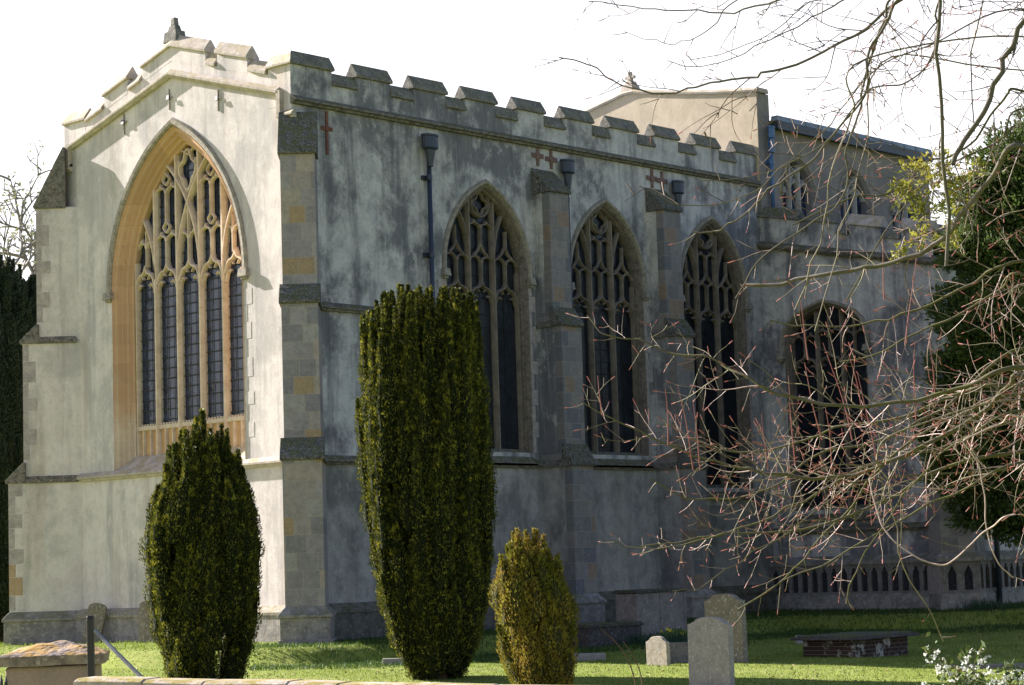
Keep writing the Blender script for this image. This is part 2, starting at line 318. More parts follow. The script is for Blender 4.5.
def window(T, uc, archf, a, h, zs, zb, prof, d, tracery, mats, sill, glass, name='window', hood=(.13, .12), hood_end=None, sub_lead=None):
    """prof: list of (offset inward, n) from the wall face to the tracery; d: tracery plane depth"""
    w = MB(T); root = empty(name); root.parent = church
    paths = []
    for off, n in prof: paths.append([(u+uc, n, z) for u, z in archf(a, h, zs, zb, off)])
    w.ring_sweep(paths); w.build('jamb', mats[0], root, recalc=False)
    ho = MB(T); he = zs-.05 if hood_end is None else hood_end
    hw, hp = hood; P = [[(u+uc, n, z) for u, z in archf(a, h, zs, he, o)] for o, n in ((-hw, -.01), (-hw, hp*.45), (-hw*.75, hp), (-hw*.3, hp*.9), (-.01, hp*.3), (0, -.02))]
    ho.ring_sweep(P)
    for s in (-1, 1):
        u = uc+s*(a+hw*.5); ho.box(u-hw*.85, u+hw*.85, -.01, hp+.05, he-.14, he+.03, .02); ho.box(u-hw*.5, u+hw*.5, 0, hp, he-.2, he-.13, .0)
    ho.build('hood_mould', mats[3], root, recalc=False)
    ai = prof[-1][0]; inner = archf(a, h, zs, zb, ai); 
    g = MB(T); gp = archf(a, h, zs, zb-.1, ai-.05); g.poly(sh(gp, uc), n=-d-.10); g.build('glass', glass, root)
    tr = MB(T); tracery(tr, uc, inner, -d+.05, .16); tr.build('tracery', mats[2], root)
    if sub_lead: ld = MB(T); sub_lead(ld, uc, inner, -d-.085); ld.build('lead_bars', M['lead'], root)
    s = MB(T); u0, u1 = uc-a+.01, uc+a-.01
    s.prism_u([(-d-.1, zb-.35), (-d-.1, zb+sill[0]), (-d+.04, zb+sill[0]-.02), (sill[2], zb-sill[1]+.06), (sill[2], zb-sill[1]), (-.02, zb-sill[1])], u0, u1)
    s.build('sill', mats[4], root)
    return root
def vbar(mb, u, z0, z1, w, n0, dep): mb.bar([(u, z0), (u, z1)], w, n0, dep)

def tracery_east(mb, uc, inner, n0, dep):
    top = lambda u: top_at(inner, u-uc); B = .79
    for k, u in enumerate((-1.5*B, -.5*B, .5*B, 1.5*B)): vbar(mb, uc+u, 4.1, top(uc+u)+.1, .125, n0+.002*k, dep)
    for s in (-1, 1): vbar(mb, uc+s*1.90, 4.1, 8.6, .07, n0-.01, dep)
    heads = [-2*B, -B, 0, B, 2*B]
    for k, c in enumerate(heads):
        b = B-.09 if abs(c) < 1.4 else B-.12
        mb.bar(ogee(uc+c, b, 8.02, .46), .085, n0-.012-.001*k, dep*.8); cusps(mb, uc+c, b, 8.02, .46, .085, n0-.02, dep)
    R = 3.55
    for s in (-1, 1):
        t1 = 51
        mb.bar([(uc+s*(-.5*B+R-R*math.cos(math.radians(q))), 8.15+R*math.sin(math.radians(q))) for q in np.linspace(0, t1, 20)], .10, n0+.008+.002*s, dep)
        mb.bar([(uc+s*(1.5*B+2.7-2.7*math.cos(math.radians(q))), 8.15+2.7*math.sin(math.radians(q))) for q in np.linspace(0, 38, 12)], .09, n0+.006, dep)
        c = uc+s*B
        vbar(mb, c, 8.46, 9.05, .07, n0-.016, dep*.7)
        for q in (-1, 1):
            mb.bar(ogee(c+q*B/4, B/2-.04, 8.98, .2), .055, n0-.02-.001*q, dep*.6)
            mb.bar(ogee(c+q*B/4, B/2-.04, 10.08, .2), .055, n0-.021-.001*q, dep*.6)
        mb.bar(quatre(c, 9.30, .11, .12, dep=.2), .05, n0-.024, dep*.5, closed=True)
        vbar(mb, c, 9.42, 10.14, .07, n0-.017, dep*.7)
        mb.bar(quatre(c, 10.40, .12, .13, dep=.2), .05, n0-.025, dep*.5, closed=True)
        vbar(mb, c, 10.52, top(c)+.05, .06, n0-.018, dep*.7)
        c = uc+s*2*B-.06*s; vbar(mb, c, 8.46, 9.3, .06, n0-.019, dep*.7)
        for q in (-1, 1): mb.bar(ogee(c+q*.17, .3, 8.9, .2), .05, n0-.022-.001*q, dep*.6)
    vbar(mb, uc, 8.46, 9.65, .07, n0-.015, dep*.7)
    for q in (-1, 1):
        mb.bar(ogee(uc+q*.19, .33, 8.95, .2), .055, n0-.023-.001*q, dep*.6)
    mb.bar([(uc-.30, 10.75), (uc-.27, 10.45), (uc-.16, 10.2), (uc, 10.0), (uc+.16, 10.2), (uc+.27, 10.45), (uc+.30, 10.75)], .07, n0-.014, dep*.7)
    mb.bar(quatre(uc, 10.52, .31, .46, n=48), .07, n0-.018, dep*.6, closed=True)
    mb.bar([(uc-.2, 10.98), (uc, 10.86), (uc+.2, 10.98)], .05, n0-.026, dep*.5)
    # transom with tiny battlements and the panelled arcade under it
    for k, c in enumerate(heads):
        mb.box(uc+c-B/2+.02, uc+c+B/2-.02, n0-dep, n0-.03, 4.74, 4.83)
        for j in range(7):
            u = uc+c-B/2+.09+j*.1; mb.box(u-.026, u+.026, n0-dep, n0-.05, 4.832, 4.875)
        for u in (-.13, .13): vbar(mb, uc+c+u, 4.1, 4.76, .075, n0-.02, dep*.7)
def lead_east(mb, uc, inner, n):
    B = .79
    for c in (-2*B, -B, 0, B, 2*B):
        z = 4.95
        while z < 10.9:
            if z < top_at(inner, min(1.8, abs(c)+.2))-.05: mb.box(uc+c-.33, uc+c+.33, n, n+.012, z-.012, z+.012)
            z += .232
        zt = min(10.7, top_at(inner, abs(c))-.1)
        for u in (-.12, .12): mb.box(uc+c+u-.008, uc+c+u+.008, n+.003, n+.012, 4.7, zt)
def tracery_side(B, zh, low, k3=None):
    def f(mb, uc, inner, n0, dep):
        top = lambda u: top_at(inner, u-uc)
        for k, u in enumerate((-.5*B, .5*B)): vbar(mb, uc+u, low, top(uc+u)+.08, .095, n0+.002*k, dep)
        for s in (-1, 1): vbar(mb, uc+s*1.5*B-.01*s, low, zh+.3, .045, n0-.02, dep)
        for k, c in enumerate((-B, 0, B)):
            b = B-.08; c += uc
            mb.bar(ogee(c, b, zh-.36, .36), .055, n0-.01-.001*k, dep*.8); cusps(mb, c, b, zh-.36, .36, .075, n0-.02, dep)
            vbar(mb, c, zh-.03, zh+.5, .045, n0-.014, dep*.7)
            for q in (-1, 1):
                mb.bar(ogee(c+q*B/4, B/2-.03, zh+.45, .2), .042, n0-.018-.001*q, dep*.6)
            mb.bar([(c-B/4, zh+.63), (c-.1, zh+.72), (c, zh+.88), (c+.1, zh+.72), (c+B/4, zh+.63)], .05, n0-.021, dep*.5)
        vbar(mb, uc, zh+.86, zh+1.35, .045, n0-.015, dep*.7)
        for q in (-1, 1): mb.bar(ogee(uc+q*B/4, B/2-.03, zh+1.25, .17), .042, n0-.019-.001*q, dep*.6)
        mb.bar(quatre(uc, zh+1.83, .30, .30, dep=.0), .055, n0-.012, dep*.7, closed=True)
        mb.bar(quatre(uc, zh+1.83, .26, .26, dep=.36, ph=0), .05, n0-.02, dep*.5, closed=True)
        R = 1.9
        for s in (-1, 1):
            mb.bar([(uc+s*(.5*B+R-R*math.cos(math.radians(q))), zh+.55+R*math.sin(math.radians(q))) for q in np.linspace(0, 48, 12)], .07, n0+.004, dep*.9)
            vbar(mb, uc+s*(B+.03), zh+.85, zh+1.25, .05, n0-.016, dep*.6)
    return f
def lead_side(B, z0, z1):
    def f(mb, uc, inner, n):
        for c in (-B, 0, B):
            z = z0
            while z < min(z1, top_at(inner, min(abs(c)+.2, 1.2))-.1): mb.box(uc+c-B*.42, uc+c+B*.42, n, n+.01, z-.009, z+.009); z += .3
            mb.box(uc+c-.006, uc+c+.006, n+.002, n+.01, z0, min(z1, top_at(inner, abs(c))-.15))
    return f
YC = 3.97
# --- chancel walls (with real openings)
we = MB(fE()); eo = arch2(2.3, 3.52, 7.95, 3.84, 0)
rake = lambda y: 12.70-.29*abs(y-4.0)
we.poly([(0, .0), (0, 11.5), (4.0, 12.7), (8.05, 11.5), (8.05, .0)], [sh(eo, YC)])
we.build('east_wall', M['east'], church)
ww = [(5.93, 4.02), (10.20, 4.02), (14.47, 3.25)]
ws = MB(fS()); ws.poly([(0, 0), (16.6, 0), (16.6, 11.4), (0, 11.4)], [sh(arch2(1.38, 2.0, 8.2, zb), uc) for uc, zb in ww]); side_wall = ws.build('side_wall', M['side'], church)
# lower wall below the string in a plainer, greyer render (2 mm proud)
wl = MB(fS()); wl.poly([(0, .3), (16.6, .3), (16.6, 3.2), (15.9, 3.2), (15.9, 2.8), (13.05, 2.8), (13.05, 3.72), (0, 3.72)], n=.004); wl.build('lower_wall_render', M['side_low'], church)
wb = MB(); wb.add([(0, 8.05, 0), (16.6, 8.05, 0), (16.6, 8.05, 11.4), (0, 8.05, 11.4)], [(0, 1, 2, 3)]); wb.build('north_wall', M['side'], church)
rf = MB(); rf.add([(.4, .4, 11.75), (16.6, .4, 11.75), (16.6, 4.0, 12.35), (.4, 4.0, 12.35), (.4, 7.65, 11.75), (16.6, 7.65, 11.75)], [(0, 1, 2, 3), (3, 2, 5, 4)]); rf.build('chancel_roof', M['lead_roof'], church)
# --- windows
prE = [(0, .0), (.02, .0), (.05, -.03), (.07, -.03), (.10, -.09), (.13, -.06), (.16, -.12), (.19, -.16), (.23, -.13), (.26, -.20), (.28, -.26), (.32, -.24), (.35, -.30), (.37, -.36), (.40, -.34)]
prE = [(o*.84, n*1.05+(.025 if k % 3 == 1 else -.02 if k % 3 == 0 and k else 0)) for k, (o, n) in enumerate(prE)]+[(.345, -.40), (.345, -.56)]
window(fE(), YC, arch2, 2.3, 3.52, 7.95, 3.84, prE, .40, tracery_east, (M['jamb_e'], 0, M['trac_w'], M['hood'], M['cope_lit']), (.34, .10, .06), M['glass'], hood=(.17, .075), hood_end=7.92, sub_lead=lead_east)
# orange panel backing of the arcade
ab = MB(fE()); ab.box(YC-1.9, YC+1.9, -.46, -.44, 4.0, 4.78); ab.build('arcade_panel', M['jamb_deep'], church)
prS = [(0, .0), (.03, -.03), (.05, -.02), (.08, -.09), (.11, -.08), (.13, -.14), (.13, -.34)]
for uc, zb in ww:
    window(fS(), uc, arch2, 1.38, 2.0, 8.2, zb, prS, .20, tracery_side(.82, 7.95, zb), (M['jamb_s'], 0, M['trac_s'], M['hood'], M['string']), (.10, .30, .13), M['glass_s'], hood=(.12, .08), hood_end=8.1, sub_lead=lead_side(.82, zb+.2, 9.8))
# pale dressed stones beside the jambs
def quoins(T, name, edge, side, z0, z1, par, mat, n=.004, wid=(.18, .34), hs=(.28, .42), mat2=None, seed=1):
    r = random.Random(seed); z = z0; mb = MB(T); m2 = MB(T); k = 0
    while z < z1:
        hh = r.uniform(*hs); w_ = wid[k % 2]*r.uniform(.85, 1.15); u = sorted((edge, edge+side*w_)); tgt = m2 if (mat2 and r.random() < .3) else mb
        tgt.box(u[0], u[1], -.02, n, z+.006, min(z+hh, z1)-.006); z += hh; k += 1
    mb.build(name, mat, par)
    if m2.V: m2.build(name, mat2, par)
for s in (-1, 1): quoins(fE(), 'jamb_stones', YC+s*2.3, s, 4.0, 7.7, church, M['east'], .006, (.10, .26), seed=4+s)
for uc, zb in ww:
    for s in (-1, 1): quoins(fS(), 'jamb_stones', uc+s*1.38, s, zb, 7.9, church, M['quoin'], .006, (.10, .22), seed=9+s)
# --- plinths and string courses
pl = [(-.02, 0), (.20, 0), (.20, .54), (.22, .55), (.22, .60), (.06, .73), (-.02, .75)]
for T, a, b in ((fE(), .3, 7.8), (fS(), .3, 16.6)):
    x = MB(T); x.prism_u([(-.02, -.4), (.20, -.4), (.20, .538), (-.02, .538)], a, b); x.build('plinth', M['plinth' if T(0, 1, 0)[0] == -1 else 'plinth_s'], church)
    x = MB(T); x.prism_u([(-.02, .54), (.23, .54), (.24, .60), (.06, .73), (-.02, .75)], a, b); x.build('plinth_moulding', M['string' if T(0, 1, 0)[0] != -1 else 'hood'], church)
st = lambda h, p=.13: [(-.02, h), (p*.5, h), (p*.6, h+.05), (p, h+.06), (p, h+.10), (.03, h+.19), (-.02, h+.2)]
for a, b in ((.35, 7.7),): x = MB(fE()); x.prism_u(st(3.66, .12), a, b); x.build('string_course', M['cope_lit'], church)
x = MB(fE()); x.prism_u(st(6.94), .35, .36); 
for a, b, z in ((.3, 7.6, 3.66), (8.3, 12.2, 3.66), (12.9, 13.0, 3.66), (.35, 3.65, 6.92), (4.15, 4.5, 6.92)):
    x = MB(fS()); x.prism_u(st(z), a, b); x.build('string_course', M['string'], church)
x = MB(fS()); x.prism_u([(n, z) for n, z in st(11.30, .15)], -.02, 16.6); x.build('string_course', M['string'], church)
# downhanging kneeler at the corner and raking string of the gable
x = MB(fE()); x.prism_u([(-.02, -.12), (.07, -.12), (.13, -.05), (.13, 0), (.03, .08), (-.02, .09)], .35, 7.78, zf=lambda y: rake(y)-.02); x.build('raking_string', M['cope_lit'], church)
for u0, u1 in ((-.13, .36), (7.74, 8.18)):
    x = MB(fE()); x.prism_u(st(10.98, .13), u0, u1); x.box(u1-.12 if u0 < 0 else u0, u1 if u0 < 0 else u0+.12, -.02, .121, 11.10, 11.62); x.build('kneeler', M['cope_lit'], church)
# --- parapets
def cap(zb, h=.33, t=.26, ov=.06): return [(ov, zb), (ov, zb+.06), (-t*.44, zb+h), (-t*.56, zb+h), (-t-ov, zb+.06), (-t-ov, zb)]
par = empty('side_parapet'); par.parent = church
x = MB(fS()); x.box(0, 16.6, -.26, 0, 11.38, 11.86); x.build('parapet_wall', M['side'], par)
ms = [(-.0, 1.18)]+[(1.93+1.72*i+.02*math.sin(i*2.3), 1.93+1.72*i+1.0+.04*math.sin(i*1.7)) for i in range(9)]
for i, (a, b) in enumerate(ms):
    b = min(b, 16.58)
    x = MB(fS()); x.box(a, b, -.26+.002, .003, 11.80, 12.16); x.build('merlon', M['side'], par)
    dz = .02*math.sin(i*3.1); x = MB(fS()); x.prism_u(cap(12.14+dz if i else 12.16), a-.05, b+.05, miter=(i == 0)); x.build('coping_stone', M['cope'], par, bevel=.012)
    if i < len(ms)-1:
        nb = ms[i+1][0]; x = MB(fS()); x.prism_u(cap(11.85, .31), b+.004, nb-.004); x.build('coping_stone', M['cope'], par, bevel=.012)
par = empty('gable_parapet'); par.parent = church
x = MB(fE()); V = []
x.prism_u([(0, 0), (0, .30), (-.26, .30), (-.26, 0)], .02, 8.05, zf=rake); x.build('parapet_wall', M['east'], par)
def rk(a, b, mer, flat=None):
    zf = (lambda y: flat) if flat else rake
    if mer:
        x = MB(fE()); lo = .25 if not flat else 11.3-flat; x.prism_u([(.003, lo), (.003, (.60 if not flat else 0)), (-.257, (.60 if not flat else 0)), (-.257, lo)], a, b, zf=zf); x.build('merlon', M['east'], par)
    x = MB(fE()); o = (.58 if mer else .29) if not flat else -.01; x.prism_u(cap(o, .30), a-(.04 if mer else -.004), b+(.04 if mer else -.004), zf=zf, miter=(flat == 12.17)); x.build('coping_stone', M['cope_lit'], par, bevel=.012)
rk(2.80, 5.05, 1); rk(1.40, 2.40, 1); rk(5.60, 6.48, 1); rk(.012, .72, 1, 12.17); rk(7.22, 8.05, 1, 12.14)
rk(2.44, 2.76, 0); rk(.76, 1.36, 0); rk(5.09, 5.56, 0); rk(6.52, 7.18, 0)
x = MB(fE()); x.box(3.82, 4.30, -.32, .0, 13.4, 13.66, .03); x.box(3.92, 4.2, -.26, -.06, 13.66, 13.80, .03); x.box(3.98, 4.13, -.23, -.09, 13.80, 13.98, .015); x.build('finial', M['cope'], church, bevel=.015)
# --- buttresses
def buttress(T, c, stages, foot, mats, name='buttress', top=None):
    """stages from the ground: (z_top_of_face, projection, half_width, weathering height)"""
    r = empty(name); r.parent = church; z0 = 0.; body = MB(T)
    for i, (zt, p, hw, wh) in enumerate(stages):
        body.box(c-hw, c+hw, -.45, p, z0, zt)
        pn = stages[i+1][1] if i+1 < len(stages) else -.02
        hn = stages[i+1][2] if i+1 < len(stages) else hw-.02
        caps = MB(T); caps.prism_u([(pn-.05, zt-.03), (p+.05, zt-.03), (p+.07, zt+.02), (p+.05, zt+.06)]+[(p+.05+(pn-p-.05)*t, zt+.06+(wh-.06)*t+(.012 if k % 2 else 0)) for k, t in enumerate((.33, .34, .66, .67, 1))]+[(pn-.05, zt+wh)], c-hw-.05, c+hw+.05)
        caps.build('weathering', mats[1], r, bevel=.01)
        if pn > 0: sb = MB(T); sb.box(c-hw-.052, c+hw+.052, -.3, pn-.052, zt-.032, zt+.058); sb.box(c-hw-.01, c+hw+.01, -.3, pn-.053, zt+.059, zt+.13, .02); sb.build('string_course', M['string'], r)
        z0 = zt
    body.build('body', mats[0], r)
    x = MB(T); hw, p = stages[0][2], stages[0][1]
    x.box(c-hw-.11, c+hw+.11, -.4, p+.11, -.05, .52); x.box(c-hw-.15, c+hw+.15, -.4, p+.15, .50, .57); x.add([], [])
    x.box(c-hw-.14, c+hw+.14, -.4, p+.14, .571, .72, .13)
    if foot: x.box(c-hw-.18, c+hw+.19, -.4, p+.2, -.5, .06, .03)
    x.build('plinth', M['plinth'], r, bevel=.012)
    return r
bt = buttress(fD(0, 0), .13, [(3.70, 1.30, .40, .45), (6.94, .95, .375, .42), (10.12, .60, .36, 1.0)], True, (M['ash_d'], M['weather']))
bt = buttress(fN(0, 8.05), 0, [(3.70, 1.30, .40, .45), (6.94, .95, .375, .42), (10.12, .62, .36, 1.42)], False, (M['east'], M['string']))
TNs = lambda u, n, z: ((-u*0)+(-.4*q2)-n*q2, 8.05-.4*q2+n*q2, z)
def fNs(u, n, z): # side face of the far-left buttress: u = distance out along (-1,1), n = out along (-1,-1)
    return (-u*q2-n*q2, 8.05+u*q2-n*q2, z)
for (z0, z1, e, hw) in ((.75, 3.65, 1.30, .40), (4.2, 6.9, .95, .375), (7.4, 10.0, .62, .36)):
    quoins(lambda u, n, z, hw=hw: fNs(u, n+hw, z), 'quoins', e+.002, -1, z0, z1, bt, M['quoin'], .004, (.14, .30), (.3, .5), M['quoin_o'] if z0 < 1 else None, 3)
for c in (7.93, 12.21):
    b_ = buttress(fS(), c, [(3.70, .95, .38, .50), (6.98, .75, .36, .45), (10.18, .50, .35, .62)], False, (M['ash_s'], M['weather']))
    for (z0, z1, e, hw) in ((.75, 3.65, .95, .38), (4.25, 6.9, .75, .36), (7.5, 10.1, .5, .35)):
        m = MB(lambda u, n, z, c=c, hw=hw: (c-hw-n, -u, z)); m.poly([(-.0, z0-.2), (e-.22, z0-.2), (e-.22, z1+.05), (0, z1+.05)], n=.003); m.build('render_face', M['side'] if z0 > 4 else M['side_low'], b_)
# --- iron tie plates
def plate(T, u, z, mat, arm=.26, w=.05, lng=.26, up=.20):
    x = MB(T); x.box(u-w/2, u+w/2, .0, .03, z-lng, z+up); x.box(u-arm*.62, u+arm*.62, .0, .027, z-w*.6, z+w*.6); x.box(u-w*.8, u+w*.8, .01, .045, z-w*.8, z+w*.8, .005); x.build('tie_plate', mat, church, bevel=.006)
for u, z in ((4.07, 12.12), (2.38, 11.81), (5.73, 11.83)):
    plate(fE(), u, z, M['hood'], .17, .03, .28, .2); x = MB(fE()); x.box(u-.05, u+.05, .046, .075, z-.05, z+.05, .01); x.build('tie_bolt', M['iron'], church)
plate(fS(), .99, 10.88, M['rust'], .27, .07, .56, .38)
for u, z in ((7.78, 11.10), (8.26, 11.07), (12.09, 11.04), (12.50, 11.02)): plate(fS(), u, z, M['rust2'], .34, .095, .24, .24)
# --- downpipes
def pipe(T, u, zt, zb, mat, r=.055, n=.13, name='downpipe', hop=.16):
    p_ = empty(name); p_.parent = church; x = MB(T); x.tube([(u, n, zt-.3), (u, n, zb)], r, 12); x.build('pipe', mat, p_, smooth=True)
    x = MB(T); k = 14
    prof = [(hop*1.3, zt+.02), (hop*1.32, zt-.02), (hop*1.2, zt-.04), (hop*1.2, zt-.26), (hop*1.25, zt-.29), (hop*.8, zt-.33), (r*1.3, zt-.62), (r*1.2, zt-.7)]
    vs = []; 
    for rr, z in prof: vs += [(u+rr*math.cos(2*math.pi*j/k)*1.15, n+.05+rr*.75*math.sin(2*math.pi*j/k), z) for j in range(k)]
    fs = [(a*k+j, a*k+(j+1) % k, (a+1)*k+(j+1) % k, (a+1)*k+j) for a in range(len(prof)-1) for j in range(k)]+[tuple(range(k))]
    x.add(vs, fs); x.build('hopper', mat, p_, bevel=.004)
    z = zt-.95; x = MB(T)
    while z > zb+.3:
        x.tube([(u, n, z-.06), (u, n, z+.06)], r*1.25, 12); x.box(u-.14, u+.14, .0, .05, z-.05, z+.05); z -= 1.75
    x.build('bracket', mat, p_)
pipe(fS(), 3.97, 11.08, .3, M['pipe']); pipe(fS(), 8.66, 11.06, .3, M['pipe'], hop=.15); pipe(fS(), 12.93, 11.02, .3, M['pipe'], hop=.14)

# --- nave with clerestory
NX, NY = 16.6, -.1
nav = empty('nave'); nav.parent = church
def nr(y): return 14.62-.165*(abs(y-4.3)**1.0)+.012*(abs(y-4.3)-2.2)**2*1.0-.06
x = MB(fE(NX, 0)); ys = np.linspace(-.1, 8.7, 23); x.poly([(-.1, 11), (8.7, 11)]+[(y, nr(y)) for y in ys[::-1]]); x.build('east_gable', M['nave'], nav)
x = MB(fE(NX, 0)); x.prism_u([(.06, 0), (.08, .05), (.02, .12), (-.42, .12), (-.46, 0)], -.18, 8.78, zf=nr); x.build('gable_coping', M['cope_lit'], nav)
x = MB(fE(NX, 0)); x.box(4.12, 4.6, -.35, .05, 14.6, 14.86, .04); x.box(4.2, 4.5, -.3, -.02, 14.86, 14.98, .03); x.box(4.28, 4.42, -.22, -.08, 14.98, 15.26, .02); x.box(4.18, 4.52, -.2, -.1, 15.06, 15.14); x.build('cross', M['cope_lit'], nav, bevel=.01)
x = MB(); x.box(NX+.006, NX+.55, NY-.004, NY+.4, 10, nr(-.1)-.01); x.build('corner_pier', M['clere'], nav)
cw = [18.35, 21.1, 23.75]
x = MB(fS(0, NY)); x.poly([(NX+.02, 9), (25.1, 9), (25.1, 13.1), (NX+.02, 13.1)], [sh(arch2(.74, .85, 11.40, 10.2), c) for c in cw]); x.build('clerestory_wall', M['clere'], nav)
def trac_cl(mb, uc, inner, n0, dep):
    for u in (-.22, .22): vbar(mb, uc+u, 10.2, top_at(inner, u)+.05, .09, n0, dep)
    for k, c in enumerate((-.44, 0, .44)): mb.bar(ogee(uc+c, .40, 11.45, .26), .06, n0-.01-.001*k, dep*.8)
    for s in (-1, 1): mb.bar([(uc+s*.22, 11.6), (uc+s*.12, 11.8), (uc-s*.1, 12.0), (uc-s*.3, 12.1)], .06, n0+.004*s+.006, dep*.8)
for c in cw:
    w_ = window(fS(0, NY), c, arch2, .74, .85, 11.40, 10.2, [(0, 0), (.04, -.05), (.05, -.12), (.07, -.26)], .14, trac_cl, (M['clere'], 0, M['trac_c'], M['hood'], M['string']), (.1, .1, .05), M['glass'], hood=(.08, .06), hood_end=11.38)
x = MB(fS(0, NY)); x.box(17.2, 25.0, .0, .22, 12.96, 13.10); x.box(17.2, 25.0, .20, .24, 12.93, 13.16); x.build('gutter', M['pipe'], nav); x = MB(fS(0, NY)); x.box(17.2, 25.0, .0, .23, 13.162, 13.30, .02)
for i in range(13): x.tube([(17.3+.62*i, .235, 13.165), (17.3+.62*i, .215, 13.29)], .025, 6)
x.build('lead_flashing', M['lead_roof'], nav)
x = MB(); V = [(NX+.5, NY-.2, 13.12), (25.1, NY-.2, 13.12), (25.1, 4.3, 13.95), (NX+.5, 4.3, 13.95), (NX+.5, 8.8, 13.12), (25.1, 8.8, 13.12)]; x.add(V, [(0, 1, 2, 3), (3, 2, 5, 4)])
for i in range(12): x.tube([(17.3+.62*i, NY-.2, 13.13), (17.3+.62*i, 4.3, 13.96)], .03, 6)
x.build('lead_roof', M['lead_roof'], nav)
pipe(fS(0, NY), 16.98, 12.95, 10.3, M['pipe_b'], .06, .12, hop=.085)
x = MB(); x.add([(NX, 8.7, 9), (25.1, 8.7, 9), (25.1, 8.7, 13.1), (NX, 8.7, 13.1)], [(0, 1, 2, 3)]); x.add([(25.1, -.1, 9), (25.1, 8.7, 9), (25.1, 8.7, 13.1), (25.1, 4.3, 13.9), (25.1, -.1, 13.1)], [(0, 1, 2, 3, 4)]); x.build('rear_wall', M['clere'], nav)
# --- aisle
AX, AY = 16.6, -5.3
ais = empty('aisle'); ais.parent = church
TA = fE(AX, 0); ark = lambda y: 9.82+(y)*.205
x = MB(TA); x.poly([(AY, 0), (0, 0), (0, 9.762), (AY, 8.676)], [sh(arch4(1.27, 1.05, 6.92, 2.62), -1.92)]); x.build('aisle_east_wall', M['side'], ais)
def trac_a(mb, uc, inner, n0, dep):
    for k, u in enumerate((-.39, .39)): vbar(mb, uc+u, 2.6, top_at(inner, u)+.06, .11, n0+.002*k, dep)
    for k, c in enumerate((-.78, 0, .78)):
        mb.bar(ogee(uc+c, .70, 6.35, .34), .07, n0-.01-.001*k, dep*.8); cusps(mb, uc+c, .74, 6.35, .34, .075, n0-.02, dep); vbar(mb, uc+c, 6.68, top_at(inner, c)+.05, .06, n0-.014, dep*.7)
        for q in (-1, 1): mb.bar(ogee(uc+c+q*.2, .36, 7.15-(.1 if c else 0), .18), .05, n0-.018-.001*q, dep*.6)
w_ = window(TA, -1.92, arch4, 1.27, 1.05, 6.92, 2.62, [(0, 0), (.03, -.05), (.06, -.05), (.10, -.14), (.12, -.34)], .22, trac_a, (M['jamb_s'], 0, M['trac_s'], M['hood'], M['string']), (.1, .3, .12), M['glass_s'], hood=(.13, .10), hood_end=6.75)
x = MB(TA); x.prism_u([(-.02, -.17), (.1, -.17), (.17, -.1), (.17, -.04), (.03, .03), (-.02, .03)], AY-.1, .0, zf=lambda y: ark(y)); x.build('raking_string', M['string'], ais)
x = MB(TA); x.prism_u([(0, -.05), (0, .42), (-.3, .42), (-.3, -.05)], AY, 0, zf=ark); x.build('parapet_wall', M['side'], ais)
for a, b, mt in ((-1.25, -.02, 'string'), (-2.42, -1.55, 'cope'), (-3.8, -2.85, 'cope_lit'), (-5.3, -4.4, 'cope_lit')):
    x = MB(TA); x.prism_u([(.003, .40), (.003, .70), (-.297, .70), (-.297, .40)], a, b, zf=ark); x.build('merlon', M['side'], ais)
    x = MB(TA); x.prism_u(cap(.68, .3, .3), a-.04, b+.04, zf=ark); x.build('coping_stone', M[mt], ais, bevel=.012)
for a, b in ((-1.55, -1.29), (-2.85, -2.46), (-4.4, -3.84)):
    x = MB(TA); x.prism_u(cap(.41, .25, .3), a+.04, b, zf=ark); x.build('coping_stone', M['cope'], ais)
TS = fS(AX, AY)
x = MB(TS); x.poly([(0, 0), (14, 0), (14, 9.4), (0, 9.4)]); x.build('aisle_south_wall', M['side'], ais)
x = MB(TS); x.box(.004, 14, -.45, -.003, 8.72, 9.36); x.build('parapet_wall', M['side'], ais)
x = MB(TS); x.prism_u(cap(9.4, .3, .45), -.04, 14); x.build('coping_stone', M['cope'], ais)
x = MB(TS); x.prism_u(st(8.62, .16), -.1, 14); x.build('string_course', M['string'], ais)
x = MB(); x.add([(AX+.4, AY+.4, 9.0), (30.6, AY+.4, 9.0), (30.6, -.1, 10.2), (AX+.4, -.1, 10.2)], [(0, 1, 2, 3)]); x.build('aisle_roof', M['lead_roof'], ais)
x = MB(TA); x.prism_u(st(2.0, .14), AY, -.02); x.build('string_course', M['string'], ais)
x = MB(TS); x.prism_u(st(2.0, .14), .0, 14); x.build('string_course', M['string'], ais)
# flint and stone panelled base
def flush(T, u0, u1, par):
    n = int((u1-u0-.1)/.295); w0 = (u1-u0)/n; holes = []
    for i in range(n):
        c = u0+w0*(i+.5); hw = .095; holes.append([(c-hw, .50), (c-hw, .92), (c-hw*.95, .98), (c-hw*.5, 1.02), (c-hw*.55, 1.06), (c, 1.12), (c+hw*.55, 1.06), (c+hw*.5, 1.02), (c+hw*.95, .98), (c+hw, .92), (c+hw, .50)])
    x = MB(T); x.poly([(u0, .42), (u1, .42), (u1, 1.2), (u0, 1.2)], holes, n=.19); 
    for h in holes:
        k = len(h); x.add([(u, .19, z) for u, z in h]+[(u, .115, z) for u, z in h], [(i, (i+1) % k, k+(i+1) % k, k+i) for i in range(k)])
    x.build('panelled_plinth', M['plinth_l'], par)
    x = MB(T); x.box(u0, u1, -.02, .12, .3, 1.2); x.build('flint_panel', M['flint'], par)
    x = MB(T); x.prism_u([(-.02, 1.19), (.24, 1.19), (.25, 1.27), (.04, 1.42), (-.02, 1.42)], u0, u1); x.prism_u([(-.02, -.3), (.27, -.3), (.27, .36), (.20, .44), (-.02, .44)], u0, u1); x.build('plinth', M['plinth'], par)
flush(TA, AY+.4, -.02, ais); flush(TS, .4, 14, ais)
r = empty('buttress'); r.parent = church
